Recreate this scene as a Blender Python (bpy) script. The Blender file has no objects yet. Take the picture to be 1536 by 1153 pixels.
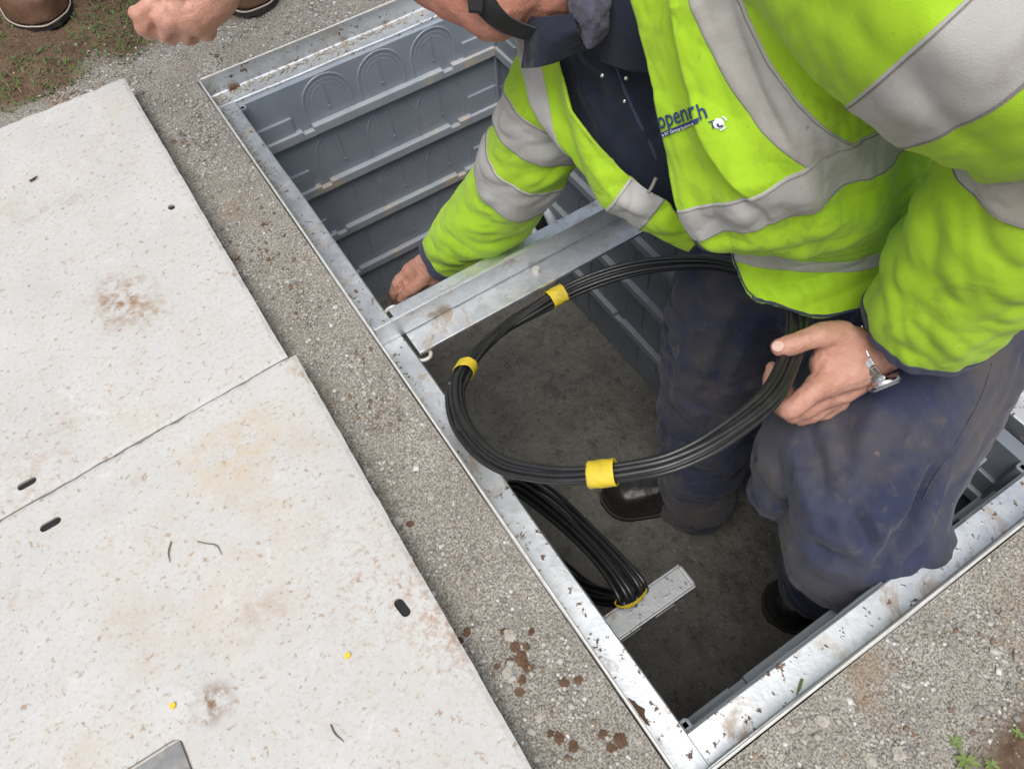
import bpy, bmesh, math, random
import numpy as np
from mathutils import Vector, Matrix
from mathutils.bvhtree import BVHTree

random.seed(7)
rng = np.random.default_rng(11)
scene = bpy.context.scene
COL = scene.collection

# ------------------------------------------------------------------ camera
CAM_R = np.array([[0.83766, -0.543961, -0.049317], [-0.484159, -0.697696, -0.528025], [0.252817, 0.466183, -0.847795]])
CAM_C = np.array([-0.145015, 0.021365, 0.885343])
FPX = 1153.3
cam_data = bpy.data.cameras.new('camera')
cam_data.sensor_width = 36.0
cam_data.lens = 36.0 * FPX / 1536.0
cam_data.clip_start = 0.02
cam_data.clip_end = 400.0
cam = bpy.data.objects.new('camera', cam_data)
COL.objects.link(cam)
cm = Matrix.Identity(4)
for i in range(3):
    cm[i][0] = CAM_R[0][i]; cm[i][1] = -CAM_R[1][i]; cm[i][2] = -CAM_R[2][i]; cm[i][3] = CAM_C[i]
cam.matrix_world = cm
scene.camera = cam

# ------------------------------------------------------------------ sky, sun, exposure
SUN_EL, SUN_AZ = math.radians(70), math.radians(225)      # azimuth clockwise from +Y
world = bpy.data.worlds.new('World'); scene.world = world
world.use_nodes = True
wn = world.node_tree.nodes; wl = world.node_tree.links
for n in list(wn): wn.remove(n)
sky = wn.new('ShaderNodeTexSky'); sky.sky_type = 'NISHITA'; sky.sun_disc = False
sky.sun_elevation = SUN_EL; sky.sun_rotation = SUN_AZ
sky.air_density = 1.6; sky.dust_density = 5.0; sky.ozone_density = 1.0
hs = wn.new('ShaderNodeHueSaturation'); hs.inputs['Saturation'].default_value = 0.55
bg = wn.new('ShaderNodeBackground'); bg.inputs['Strength'].default_value = 0.105
out = wn.new('ShaderNodeOutputWorld')
wl.new(sky.outputs[0], hs.inputs['Color']); wl.new(hs.outputs[0], bg.inputs['Color']); wl.new(bg.outputs[0], out.inputs['Surface'])
sd = bpy.data.lights.new('sun', 'SUN'); sd.energy = 1.5; sd.angle = math.radians(40); sd.color = (1.0, 0.985, 0.96)
sun = bpy.data.objects.new('sun', sd); COL.objects.link(sun)
sdir = Vector((math.sin(SUN_AZ) * math.cos(SUN_EL), math.cos(SUN_AZ) * math.cos(SUN_EL), math.sin(SUN_EL)))
sun.rotation_euler = sdir.to_track_quat('Z', 'Y').to_euler()
sun.location = (0, 0, 6)
vs = scene.view_settings
vs.view_transform = 'Standard'; vs.look = 'None'; vs.gamma = 1.0; vs.use_curve_mapping = False
vs.exposure = 0.48

# ------------------------------------------------------------------ numeric helpers
def P(px, py, d):
    """point of the place seen at a pixel of the photograph, at a given depth in metres"""
    v = np.array([(px - 768.0) / FPX, (py - 576.5) / FPX, 1.0]) * d
    return CAM_C + CAM_R.T @ v

_perm = np.random.default_rng(3).permutation(256)
_perm = np.concatenate([_perm, _perm, _perm])
_grad = np.random.default_rng(4).normal(size=(256, 3)); _grad /= np.linalg.norm(_grad, axis=1)[:, None]
def pnoise(Q):
    Q = np.asarray(Q, float); i = np.floor(Q).astype(int); f = Q - i; i &= 255
    u = f * f * f * (f * (f * 6 - 15) + 10)
    res = 0.0
    for dx in (0, 1):
        for dy in (0, 1):
            for dz in (0, 1):
                h = _perm[_perm[_perm[i[:, 0] + dx] + i[:, 1] + dy] + i[:, 2] + dz]
                g = _grad[h & 255]
                dot = (g * (f - np.array([dx, dy, dz]))).sum(1)
                w = (u[:, 0] if dx else 1 - u[:, 0]) * (u[:, 1] if dy else 1 - u[:, 1]) * (u[:, 2] if dz else 1 - u[:, 2])
                res = res + w * dot
    return res * 1.6
def fbm(Q, octv=3):
    Q = np.asarray(Q, float); r = 0; a = 1.0
    for o in range(octv):
        r = r + a * pnoise(Q * (2 ** o) + 17.3 * o); a *= 0.5
    return r
def ridged(Q, octv=2):
    Q = np.asarray(Q, float); r = 0; a = 1.0
    for o in range(octv):
        r = r + a * (0.45 - 2 * np.abs(pnoise(Q * (1.9 ** o) + 9.1 * o))); a *= 0.5
    return r

def crom(C, t):
    """Catmull-Rom through control rows C (n,...) at parameters t in 0..n-1"""
    C = np.asarray(C, float); n = len(C)
    t = np.clip(np.asarray(t, float), 0, n - 1 - 1e-9); i = np.floor(t).astype(int); f = t - i
    g = lambda k: C[np.clip(k, 0, n - 1)]
    ext0 = 2 * C[0] - C[1]; ext1 = 2 * C[-1] - C[-2]
    def gg(k):
        r = g(k).copy(); r[k < 0] = ext0; r[k > n - 1] = ext1; return r
    p0, p1, p2, p3 = gg(i - 1), gg(i), gg(i + 1), gg(i + 2)
    f = f.reshape((-1,) + (1,) * (C.ndim - 1))
    return 0.5 * (2 * p1 + (p2 - p0) * f + (2 * p0 - 5 * p1 + 4 * p2 - p3) * f ** 2 + (3 * p1 - p0 - 3 * p2 + p3) * f ** 3)

# ------------------------------------------------------------------ object helpers
def link(name, me, parent=None, loc=None):
    o = bpy.data.objects.new(name, me); COL.objects.link(o)
    if parent is not None:
        o.parent = parent
        o.matrix_parent_inverse = Matrix.Translation(wloc(parent)).inverted()
    return o
def wloc(o):
    return Vector(o['_base']) if o.get('_base') is not None else Vector((0, 0, 0))
def mesh_from(name, verts, faces, mat=None, smooth=False):
    me = bpy.data.meshes.new(name)
    me.from_pydata([tuple(map(float, v)) for v in verts], [], [tuple(map(int, f)) for f in faces])
    if mat: me.materials.append(mat)
    if smooth: me.polygons.foreach_set('use_smooth', [True] * len(me.polygons))
    me.update()
    return me
def obj(name, verts, faces, mat, parent=None, smooth=False):
    """one mesh object; a top-level one gets its origin at the foot of its bounds"""
    verts = np.asarray(verts, float)
    if parent is None:
        o0 = np.array([(verts[:, 0].min() + verts[:, 0].max()) / 2, (verts[:, 1].min() + verts[:, 1].max()) / 2, verts[:, 2].min()])
        me = mesh_from(name, verts - o0, faces, mat, smooth)
        o = bpy.data.objects.new(name, me); COL.objects.link(o); o.location = o0; o['_base'] = [float(x) for x in o0]
        return o
    return link(name, mesh_from(name, verts, faces, mat, smooth), child_par(parent))
def child_par(p): return p
def thing(name, loc, label, cat, group=None):
    o = bpy.data.objects.new(name, None); COL.objects.link(o); o.location = loc
    o['_base'] = [float(x) for x in loc]; o.empty_display_size = 0.05
    tag(o, label, cat, group); return o
def tag(o, label, cat, group=None):
    o['label'] = label; o['category'] = cat
    if group: o['group'] = group
    return o
def link_fix():
    # children of a part that is itself a child share its frame; children of a top-level mesh are offset by its origin
    for o in list(scene.objects):
        if '_base' in o: del o['_base']

def from_bm(name, bm, mat, parent=None, smooth=False):
    bm.verts.index_update()
    v = [tuple(x.co) for x in bm.verts]; f = [[q.index for q in fc.verts] for fc in bm.faces]
    bm.free(); return obj(name, v, f, mat, parent, smooth)
def bm_box(bm, lo, hi, bev=0.0, M=None):
    lo = Vector(lo); hi = Vector(hi)
    r = bmesh.ops.create_cube(bm, size=1.0)
    S = Matrix.Translation((lo + hi) / 2) @ Matrix.Diagonal((*(hi - lo), 1))
    if M is not None: S = M @ S
    bmesh.ops.transform(bm, matrix=S, verts=r['verts'])
    if bev > 0:
        ed = set(e for v in r['verts'] for e in v.link_edges)
        bmesh.ops.bevel(bm, geom=list(ed), offset=bev, segments=2, affect='EDGES', profile=0.6)
def box(name, lo, hi, mat, parent=None, bev=0.0):
    bm = bmesh.new(); bm_box(bm, lo, hi, bev); return from_bm(name, bm, mat, parent)

def grid_faces(nr, nc, close_c=False, off=0):
    F = []
    for r in range(nr - 1):
        for c in range(nc - (0 if close_c else 1)):
            c2 = (c + 1) % nc
            F.append((off + r * nc + c, off + r * nc + c2, off + (r + 1) * nc + c2, off + (r + 1) * nc + c))
    return F
def grid_normals(G, close_c=False):
    if close_c:
        Gp = np.concatenate([G[:, -1:], G, G[:, :1]], 1); du = (Gp[:, 2:] - Gp[:, :-2])
    else: du = np.gradient(G, axis=1)
    dv = np.gradient(G, axis=0)
    n = np.cross(du, dv); n /= (np.linalg.norm(n, axis=2, keepdims=True) + 1e-12)
    return n
def solid_grid(G, N, th, close_c=False):
    """closed shell: outer grid G, inner G - N*th"""
    nr, nc = G.shape[:2]
    V = np.concatenate([G.reshape(-1, 3), (G - N * th).reshape(-1, 3)])
    F = grid_faces(nr, nc, close_c); o = nr * nc
    F += [tuple(reversed([x + o for x in f])) for f in F]
    for r in (0, nr - 1):
        for c in range(nc - (0 if close_c else 1)):
            c2 = (c + 1) % nc; a, b = r * nc + c, r * nc + c2
            F.append((b, a, a + o, b + o) if r == 0 else (a, b, b + o, a + o))
    if not close_c:
        for c in (0, nc - 1):
            for r in range(nr - 1):
                a, b = r * nc + c, (r + 1) * nc + c
                F.append((a, b, b + o, a + o) if c == 0 else (b, a, a + o, b + o))
    return V, F
def tube(pts, rad, nseg=80, nth=16, closed=False, cap=True, twist=0.0, ecc=1.0):
    """(verts, faces) of a round tube through pts with radii rad"""
    G, T, S = tube_grid(pts, rad, nseg, nth, closed, ecc)
    V = G.reshape(-1, 3); F = []
    nr = len(G)
    if closed:
        for r in range(nr):
            for c in range(nth):
                F.append((r * nth + c, r * nth + (c + 1) % nth, ((r + 1) % nr) * nth + (c + 1) % nth, ((r + 1) % nr) * nth + c))
    else:
        F = grid_faces(nr, nth, True)
        if cap:
            F.append(tuple(reversed(range(nth)))); F.append(tuple((nr - 1) * nth + k for k in range(nth)))
    return V, F
def tube_grid(pts, rad, nseg, nth, closed=False, ecc=1.0, ref=(0, 0, 1)):
    pts = np.asarray(pts, float); rad = np.asarray(rad, float) if np.ndim(rad) else np.full(len(pts), float(rad))
    if closed:
        n = len(pts); ext = np.concatenate([pts[-2:], pts, pts[:3]]); er = np.concatenate([rad[-2:], rad, rad[:3]])
        t = 2 + np.arange(nseg) / nseg * n; C = crom(ext, t); Rr = crom(er[:, None], t)[:, 0]
        Tn = np.roll(C, -1, 0) - np.roll(C, 1, 0)
    else:
        t = np.linspace(0, len(pts) - 1, nseg); C = crom(pts, t); Rr = crom(rad[:, None], t)[:, 0]
        Tn = np.gradient(C, axis=0)
    Tn /= np.linalg.norm(Tn, axis=1)[:, None]
    G = np.zeros((nseg, nth, 3)); th = np.arange(nth) / nth * 2 * math.pi
    a = np.cross(Tn[0], ref); a /= np.linalg.norm(a)
    for i in range(nseg):
        a = a - Tn[i] * (a @ Tn[i]); a /= np.linalg.norm(a); b = np.cross(Tn[i], a)
        G[i] = C[i] + Rr[i] * (np.cos(th)[:, None] * a + ecc * np.sin(th)[:, None] * b)
    return G, t, C
def merge(parts):
    V = []; F = []; o = 0
    for v, f in parts:
        v = np.asarray(v); V.append(v); F += [tuple(x + o for x in q) for q in f]; o += len(v)
    return np.concatenate(V), F
def chain(pts, rad, nth=14, nseg=None):
    """a closed round-ended limb piece"""
    pts = [np.asarray(p, float) for p in pts]
    V, F = tube(pts, rad, nseg or max(6, 6 * len(pts)), nth)
    out_ = [(V, F)]
    for p, r in ((pts[0], rad[0]), (pts[-1], rad[-1])): out_.append(ball(p, r))
    return merge(out_)
def ball(p, r, sc=(1, 1, 1), seg=14, rin=9, M=None):
    V = []; F = []
    for i in range(rin + 1):
        a = math.pi * i / rin
        for j in range(seg):
            b = 2 * math.pi * j / seg
            V.append((math.sin(a) * math.cos(b) * sc[0], math.sin(a) * math.sin(b) * sc[1], math.cos(a) * sc[2]))
    V = np.array(V) * r
    if M is not None: V = V @ np.asarray(M).T
    F = [tuple(reversed(f)) for f in grid_faces(rin + 1, seg, True)]
    return V + np.asarray(p), F
def fused(parts, voxel, smooth_it=4, factor=0.5):
    """closed pieces fused into one continuous skin (voxel remesh), returned as arrays"""
    V, F = merge(parts)
    me = mesh_from('tmp', V, F); o = bpy.data.objects.new('tmp', me); COL.objects.link(o)
    m = o.modifiers.new('r', 'REMESH'); m.mode = 'VOXEL'; m.voxel_size = voxel
    if smooth_it:
        s = o.modifiers.new('s', 'SMOOTH'); s.iterations = smooth_it; s.factor = factor
    dg = bpy.context.evaluated_depsgraph_get(); dg.update()
    ev = o.evaluated_get(dg); m2 = ev.to_mesh()
    nv = len(m2.vertices); co = np.zeros(nv * 3); m2.vertices.foreach_get('co', co)
    no = np.zeros(nv * 3); m2.vertices.foreach_get('normal', no)
    FF = [tuple(p.vertices) for p in m2.polygons]
    ev.to_mesh_clear(); bpy.data.objects.remove(o); bpy.data.meshes.remove(me)
    return co.reshape(-1, 3), no.reshape(-1, 3), FF

# ------------------------------------------------------------------ materials
def newmat(name):
    m = bpy.data.materials.new(name); m.use_nodes = True
    nt = m.node_tree; b = nt.nodes['Principled BSDF']
    return m, nt, b
class NT:
    def __init__(s, nt):
        s.nt = nt; s.pos = nt.nodes.new('ShaderNodeNewGeometry').outputs['Position']
    def noise(s, scale, detail=3, rough=0.55, vec=None, dist=0.0):
        n = s.nt.nodes.new('ShaderNodeTexNoise'); n.inputs['Scale'].default_value = scale
        n.inputs['Detail'].default_value = detail; n.inputs['Roughness'].default_value = rough
        n.inputs['Distortion'].default_value = dist
        s.nt.links.new(vec if vec is not None else s.pos, n.inputs['Vector']); return n.outputs['Fac']
    def vor(s, scale, feature='F1', outp='Distance', vec=None):
        n = s.nt.nodes.new('ShaderNodeTexVoronoi'); n.feature = feature; n.inputs['Scale'].default_value = scale
        s.nt.links.new(vec if vec is not None else s.pos, n.inputs['Vector']); return n.outputs[outp]
    def mapping(s, rot=(0, 0, 0), scale=(1, 1, 1)):
        n = s.nt.nodes.new('ShaderNodeMapping'); n.inputs['Rotation'].default_value = rot; n.inputs['Scale'].default_value = scale
        s.nt.links.new(s.pos, n.inputs['Vector']); return n.outputs[0]
    def rng(s, v, a, b, c=0.0, d=1.0):
        n = s.nt.nodes.new('ShaderNodeMapRange'); n.clamp = True
        for k, x in zip(('From Min', 'From Max', 'To Min', 'To Max'), (a, b, c, d)): n.inputs[k].default_value = x
        s.nt.links.new(v, n.inputs['Value']); return n.outputs[0]
    def mix(s, fac, a, b, mode='MIX'):
        n = s.nt.nodes.new('ShaderNodeMix'); n.data_type = 'RGBA'; n.blend_type = mode
        for i, x in ((0, fac), (6, a), (7, b)):
            if isinstance(x, (tuple, list)): n.inputs[i].default_value = (*x, 1) if len(x) == 3 else x
            elif isinstance(x, (int, float)): n.inputs[i].default_value = x
            else: s.nt.links.new(x, n.inputs[i])
        return n.outputs[2]
    def math(s, op, a, b=0.0):
        n = s.nt.nodes.new('ShaderNodeMath'); n.operation = op
        for i, x in ((0, a), (1, b)):
            if isinstance(x, (int, float)): n.inputs[i].default_value = x
            else: s.nt.links.new(x, n.inputs[i])
        return n.outputs[0]
    def bump(s, h, strength, dist, b):
        n = s.nt.nodes.new('ShaderNodeBump'); n.inputs['Strength'].default_value = strength; n.inputs['Distance'].default_value = dist
        s.nt.links.new(h, n.inputs['Height']); s.nt.links.new(n.outputs[0], b.inputs['Normal'])
    def attr(s, name, outp='Fac'):
        n = s.nt.nodes.new('ShaderNodeAttribute'); n.attribute_name = name; return n.outputs[outp]
    def to(s, v, sock): s.nt.links.new(v, sock)

def simple(name, c1, c2, scale=30, rough=0.6, metal=0.0, bump=0.2, bdist=0.002, bscale=200, dirt=None, spec=0.5, fine=None):
    """two-tone base + optional dirt [(colour, scale, lo, hi, amount)] + fine bump"""
    m, nt, b = newmat(name); k = NT(nt)
    c = k.mix(k.rng(k.noise(scale, 4), 0.3, 0.7), c1, c2)
    for (dc, sc, lo, hi, am) in (dirt or []):
        c = k.mix(k.rng(k.noise(sc, 5, 0.65, dist=0.4), lo, hi, 0, am), c, dc)
    k.to(c, b.inputs['Base Color'])
    b.inputs['Metallic'].default_value = metal; b.inputs['Specular IOR Level'].default_value = spec
    k.to(k.rng(k.noise(scale * 2.3, 3), 0.3, 0.7, max(0.05, rough - 0.08), min(1, rough + 0.08)), b.inputs['Roughness'])
    if bump: k.bump(k.noise(bscale, 3, 0.6), bump, bdist, b)
    return m

BROWN = (0.16, 0.095, 0.055)
M = {}
# pale concrete lids
m, nt, b = newmat('pale_concrete'); k = NT(nt)
c = k.mix(k.rng(k.noise(9, 5, 0.6), 0.3, 0.7), (0.462, 0.457, 0.446), (0.522, 0.519, 0.510))
c = k.mix(k.rng(k.noise(5, 6, 0.62, dist=0.3), 0.56, 0.76, 0, 0.42), c, (0.47, 0.37, 0.25))
c = k.mix(k.rng(k.noise(150, 3, 0.7), 0.52, 0.68, 0, 0.55), c, (0.385, 0.335, 0.275))
c = k.mix(k.rng(k.noise(330, 2, 0.6), 0.58, 0.70, 0, 0.35), c, (0.64, 0.635, 0.62))
c = k.mix(k.rng(k.noise(75, 4, 0.7), 0.60, 0.67, 0, 0.7), c, (0.31, 0.21, 0.14))
c = k.mix(k.math('MULTIPLY', k.rng(k.noise(26, 4, 0.7, dist=0.5), 0.50, 0.68), 0.24), c, (0.43, 0.36, 0.28))
c = k.mix(k.math('MULTIPLY', k.rng(k.noise(18, 5, 0.75, dist=1.0), 0.60, 0.72), 0.6), c, (0.60, 0.595, 0.58))
pits = k.rng(k.vor(95), 0.0, 0.17, 1, 0)
pm = k.math('MULTIPLY', pits, k.rng(k.noise(11, 3), 0.42, 0.60))
c = k.mix(k.math('MULTIPLY', pm, 0.75), c, (0.22, 0.15, 0.10))
smear = k.math('MULTIPLY', k.rng(k.noise(7, 3, vec=k.mapping((0, 0, 0.5), (0.7, 1.0, 1))), 0.63, 0.71), k.rng(k.noise(60, 4, 0.7), 0.42, 0.62))
c = k.mix(k.math('MULTIPLY', smear, 0.35), c, (0.33, 0.21, 0.12))
def spot(cx, cy, r, sx, col, amt, nsc, lo, hi):
    n_ = nt.nodes.new('ShaderNodeVectorMath'); n_.operation = 'DISTANCE'; mp = k.mapping((0, 0, 0), (sx, 1, 0)); k.to(mp, n_.inputs[0]); n_.inputs[1].default_value = (cx * sx, cy, 0)
    f_ = k.math('MULTIPLY', k.rng(n_.outputs['Value'], r * .15, r, 1, 0), k.rng(k.noise(nsc, 5, 0.7, dist=0.4), lo, hi, 0, amt))
    return k.mix(f_, c, col)
c = spot(-0.275, 0.925, .075, 1.3, (0.26, 0.155, 0.085), 1.0, 48, .44, .62)
c = spot(-0.25, 0.885, .05, 1.3, (0.30, 0.19, 0.10), .8, 70, .46, .62)
c = spot(-0.235, 0.600, .085, 1.0, (0.50, 0.36, 0.19), .6, 24, .40, .64)
c = spot(-0.33, 0.46, .16, 1.0, (0.47, 0.35, 0.22), .45, 14, .42, .66)
c = spot(-0.365, 0.335, .028, 1.0, (0.20, 0.12, 0.07), 1.0, 60, .42, .58)
c = spot(-0.118, 0.27, .10, 1.8, (0.33, 0.20, 0.13), .8, 95, .46, .62)
c = spot(-0.16, 0.36, .13, 1.5, (0.36, 0.24, 0.16), .7, 120, .52, .64)
c = spot(-0.115, 0.665, .03, 1.5, (0.36, 0.25, 0.16), .9, 70, .45, .6)
k.to(c, b.inputs['Base Color']); b.inputs['Roughness'].default_value = 0.9; b.inputs['Specular IOR Level'].default_value = 0.25
h = k.math('ADD', k.noise(260, 4, 0.7), k.math('MULTIPLY', pm, -1.5)); k.bump(h, 0.3, 0.0010, b)
M['slab'] = m
# ground: cemented fine gravel / bare soil by attribute
m, nt, b = newmat('ground_gravel_and_soil'); k = NT(nt)
g = k.mix(k.rng(k.noise(14, 5, 0.6), 0.35, 0.65), (0.31, 0.292, 0.255), (0.41, 0.39, 0.35))
g = k.mix(k.rng(k.noise(420, 2, 0.6), 0.42, 0.62), g, (0.145, 0.13, 0.105))
g = k.mix(k.rng(k.vor(170), 0.0, 0.35, 0.5, 0), g, (0.52, 0.50, 0.46))
g = k.mix(k.rng(k.noise(6.5, 5, 0.65, dist=0.5), 0.58, 0.72, 0, 0.7), g, (0.24, 0.165, 0.105))
s = k.mix(k.rng(k.noise(22, 5, 0.65), 0.35, 0.65), (0.085, 0.052, 0.034), (0.15, 0.10, 0.066))
s = k.mix(k.rng(k.noise(180, 3, 0.65), 0.5, 0.7, 0, 0.6), s, (0.22, 0.165, 0.115))
c = k.mix(k.attr('soil'), g, s)
k.to(c, b.inputs['Base Color']); b.inputs['Roughness'].default_value = 0.95; b.inputs['Specular IOR Level'].default_value = 0.2
k.bump(k.math('ADD', k.noise(300, 4, 0.7), k.vor(170)), 0.7, 0.003, b)
M['ground'] = m
# loose stones tinted one by one
m, nt, b = newmat('gravel_stone'); k = NT(nt)
c = k.mix(k.rng(k.noise(500, 3), 0.35, 0.65, 0, 0.4), k.attr('tint', 'Color'), (0.27, 0.25, 0.22))
c = k.mix(k.rng(k.noise(6.5, 5, 0.65, dist=0.5), 0.58, 0.72, 0, 0.75), c, (0.24, 0.165, 0.105))
c = k.mix(k.rng(k.noise(24, 4, 0.65, dist=0.4), 0.60, 0.70, 0, 0.8), c, (0.20, 0.125, 0.08))
k.to(c, b.inputs['Base Color']); b.inputs['Roughness'].default_value = 0.85; b.inputs['Specular IOR Level'].default_value = 0.3
M['stone'] = m
# galvanised steel with mud
def galv(name, dirt_amt, tone=1.0, speck=1.0):
    m, nt, b = newmat(name); k = NT(nt)
    c = k.mix(k.rng(k.vor(55, outp='Color'), 0, 1), tuple(x * tone for x in (0.60, 0.625, 0.65)), tuple(x * tone for x in (0.71, 0.73, 0.75)))
    d1 = k.rng(k.noise(16, 6, 0.7, dist=0.6), 0.56, 0.66)
    d2 = k.math('MULTIPLY', k.rng(k.noise(95, 3, 0.65), 0.605, 0.66), speck)
    d3 = k.math('MULTIPLY', k.rng(k.noise(40, 6, 0.75, vec=k.mapping((0, 0, 0), (0.35, 0.35, 1))), 0.56, 0.66), 0.7)
    c = k.mix(k.math('MULTIPLY', d3, dirt_amt), c, (0.42, 0.37, 0.31))
    c = k.mix(k.math('MULTIPLY', d1, dirt_amt), c, (0.30, 0.215, 0.14))
    c = k.mix(d2, c, (0.12, 0.07, 0.045))
    k.to(c, b.inputs['Base Color'])
    met = k.math('SUBTRACT', 0.88, k.math('MULTIPLY', k.math('MAXIMUM', d2, k.math('MULTIPLY', k.math('MAXIMUM', d1, d3), dirt_amt)), 0.8))
    k.to(met, b.inputs['Metallic'])
    k.to(k.rng(k.noise(60, 5, 0.7), 0.3, 0.7, 0.36, 0.58), b.inputs['Roughness'])
    k.bump(k.math('ADD', k.noise(150, 4, 0.6), k.math('MULTIPLY', d2, 1.2)), 0.25, 0.0012, b)
    return m
M['galv'] = galv('galvanised_rail', 0.75)
M['galv_beam'] = galv('galvanised_beam', 0.8, 1.0, 0.3)
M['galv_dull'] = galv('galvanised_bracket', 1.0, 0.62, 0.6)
M['plate'] = simple('weathered_grey_plate', (0.16, 0.165, 0.17), (0.25, 0.25, 0.245), 60, 0.6, 0.2, 0.4, 0.002, 120, dirt=[((0.33, 0.29, 0.23), 50, 0.5, 0.65, 0.8)])
M['pebble'] = simple('pale_pebble', (0.36, 0.33, 0.28), (0.46, 0.43, 0.38), 70, 0.85, 0, 0.6, 0.002, 200)
M['edge'] = simple('pale_steel_edge', (0.72, 0.71, 0.68), (0.55, 0.52, 0.48), 60, 0.5, 0.4, 0.2)  # sky glint of the rail tops put into a paler steel; hooks share it
M['plastic'] = simple('grey_moulded_plastic', (0.15, 0.172, 0.20), (0.185, 0.207, 0.235), 18, 0.4, 0, 0.12, 0.0008, 300,
                      dirt=[((0.27, 0.27, 0.265), 11, 0.55, 0.75, 0.4), ((0.33, 0.29, 0.23), 45, 0.64, 0.74, 0.5)])
M['plastic_far'] = simple('grey_moulded_plastic_lit', (0.265, 0.30, 0.35), (0.31, 0.345, 0.395), 18, 0.38, 0, 0.12, 0.0008, 300,  # lighter copy of the wall plastic; the far wall's light is in its colour
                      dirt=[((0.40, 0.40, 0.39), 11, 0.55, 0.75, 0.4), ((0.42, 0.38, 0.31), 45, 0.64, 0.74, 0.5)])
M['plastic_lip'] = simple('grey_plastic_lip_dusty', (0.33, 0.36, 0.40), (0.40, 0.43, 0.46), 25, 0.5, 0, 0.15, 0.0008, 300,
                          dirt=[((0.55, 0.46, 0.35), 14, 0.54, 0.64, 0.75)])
M['grit'] = simple('dull_floor_grit', (0.10, 0.095, 0.083), (0.20, 0.19, 0.17), 60, 0.85, 0, 0.3)
M['plastic_near'] = simple('grey_plastic_lip', (0.22, 0.245, 0.275), (0.27, 0.295, 0.32), 25, 0.5, 0, 0.15, 0.0008, 300, dirt=[((0.40, 0.34, 0.26), 14, 0.56, 0.66, 0.6)])
M['floor'] = simple('wet_dark_concrete_floor', (0.092, 0.087, 0.075), (0.142, 0.134, 0.116), 12, 0.62, 0, 0.8, 0.004, 130,
                    dirt=[((0.045, 0.04, 0.033), 60, 0.54, 0.66, 0.8), ((0.33, 0.32, 0.30), 190, 0.60, 0.70, 0.7), ((0.05, 0.047, 0.04), 14, 0.52, 0.68, 0.6)])
M['black'] = simple('black_void', (0.008, 0.008, 0.009), (0.012, 0.012, 0.012), 20, 0.8, 0, 0)
M['rubber'] = simple('black_cable_sheath', (0.012, 0.012, 0.013), (0.02, 0.02, 0.021), 60, 0.36, 0, 0.15, 0.0006, 500,
                     dirt=[((0.07, 0.063, 0.055), 22, 0.60, 0.76, 0.3)], spec=0.6)
M['yellow'] = simple('yellow_tape', (0.66, 0.50, 0.03), (0.56, 0.42, 0.03), 60, 0.5, 0, 0.5, 0.0015, 120, dirt=[((0.25, 0.19, 0.06), 60, 0.58, 0.7, 0.6)])
M['ypaint'] = simple('yellow_paint', (0.74, 0.50, 0.03), (0.70, 0.47, 0.03), 60, 0.6, 0, 0)
def cloth(name, c1, c2, rough, weave, wstr, dirt):
    m, nt, b = newmat(name); k = NT(nt)
    c = k.mix(k.rng(k.noise(12, 4), 0.3, 0.7), c1, c2)
    for (dc, sc, lo, hi, am) in dirt:
        c = k.mix(k.rng(k.noise(sc, 5, 0.65, dist=0.5), lo, hi, 0, am), c, dc)
    k.to(c, b.inputs['Base Color']); b.inputs['Roughness'].default_value = rough
    b.inputs['Specular IOR Level'].default_value = 0.25
    b.inputs['Sheen Weight'].default_value = 0.15; b.inputs['Sheen Roughness'].default_value = 0.5
    w = k.math('ADD', k.noise(weave, 2, 0.5), k.math('MULTIPLY', k.noise(60, 5, 0.62, dist=0.8), 1.6)); k.bump(w, wstr, 0.0014, b)
    return m
M['hivis'] = cloth('hi_vis_yellow_green_polyester', (0.345, 0.585, 0.018), (0.395, 0.64, 0.026), 0.75, 1400, 0.35,
                   [((0.15, 0.21, 0.035), 13, 0.56, 0.76, 0.6), ((0.10, 0.10, 0.05), 75, 0.66, 0.74, 0.6), ((0.07, 0.06, 0.035), 170, 0.70, 0.76, 0.7), ((0.24, 0.34, 0.03), 5, 0.52, 0.7, 0.5)])
M['tape'] = cloth('grey_reflective_tape', (0.375, 0.37, 0.355), (0.45, 0.445, 0.43), 0.5, 900, 0.25,
                  [((0.27, 0.235, 0.185), 9, 0.48, 0.70, 0.7), ((0.14, 0.11, 0.09), 60, 0.70, 0.78, 0.7)])
M['stitchgrey'] = simple('grey_stitching_thread', (0.17, 0.16, 0.15), (0.24, 0.23, 0.21), 400, 0.8, 0, 0)
M['navy'] = cloth('navy_worn_trouser_cloth', (0.026, 0.032, 0.068), (0.038, 0.046, 0.088), 0.85, 1100, 0.3,
                  [((0.098, 0.086, 0.078), 6, 0.42, 0.66, 0.8), ((0.13, 0.105, 0.085), 40, 0.58, 0.72, 0.45), ((0.30, 0.22, 0.15), 24, 0.66, 0.76, 0.6)])
M['navy_dark'] = cloth('dark_navy_jacket_cloth', (0.010, 0.013, 0.026), (0.016, 0.021, 0.038), 0.8, 1100, 0.25,
                       [((0.06, 0.055, 0.05), 14, 0.62, 0.78, 0.4)])
M['fleece'] = cloth('grey_navy_fleece', (0.055, 0.055, 0.085), (0.09, 0.09, 0.125), 0.95, 600, 0.8, [])
M['binding'] = cloth('navy_binding', (0.035, 0.042, 0.085), (0.05, 0.058, 0.10), 0.8, 900, 0.3, [])
M['blackcloth'] = cloth('black_webbing', (0.010, 0.010, 0.011), (0.018, 0.018, 0.018), 0.7, 900, 0.4, [])
m, nt, b = newmat('skin'); k = NT(nt)
c = k.mix(k.rng(k.noise(24, 4), 0.3, 0.7), (0.48, 0.238, 0.172), (0.57, 0.312, 0.238))
c = k.mix(k.rng(k.noise(70, 4, 0.6), 0.56, 0.72, 0, 0.5), c, (0.40, 0.15, 0.095))
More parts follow.
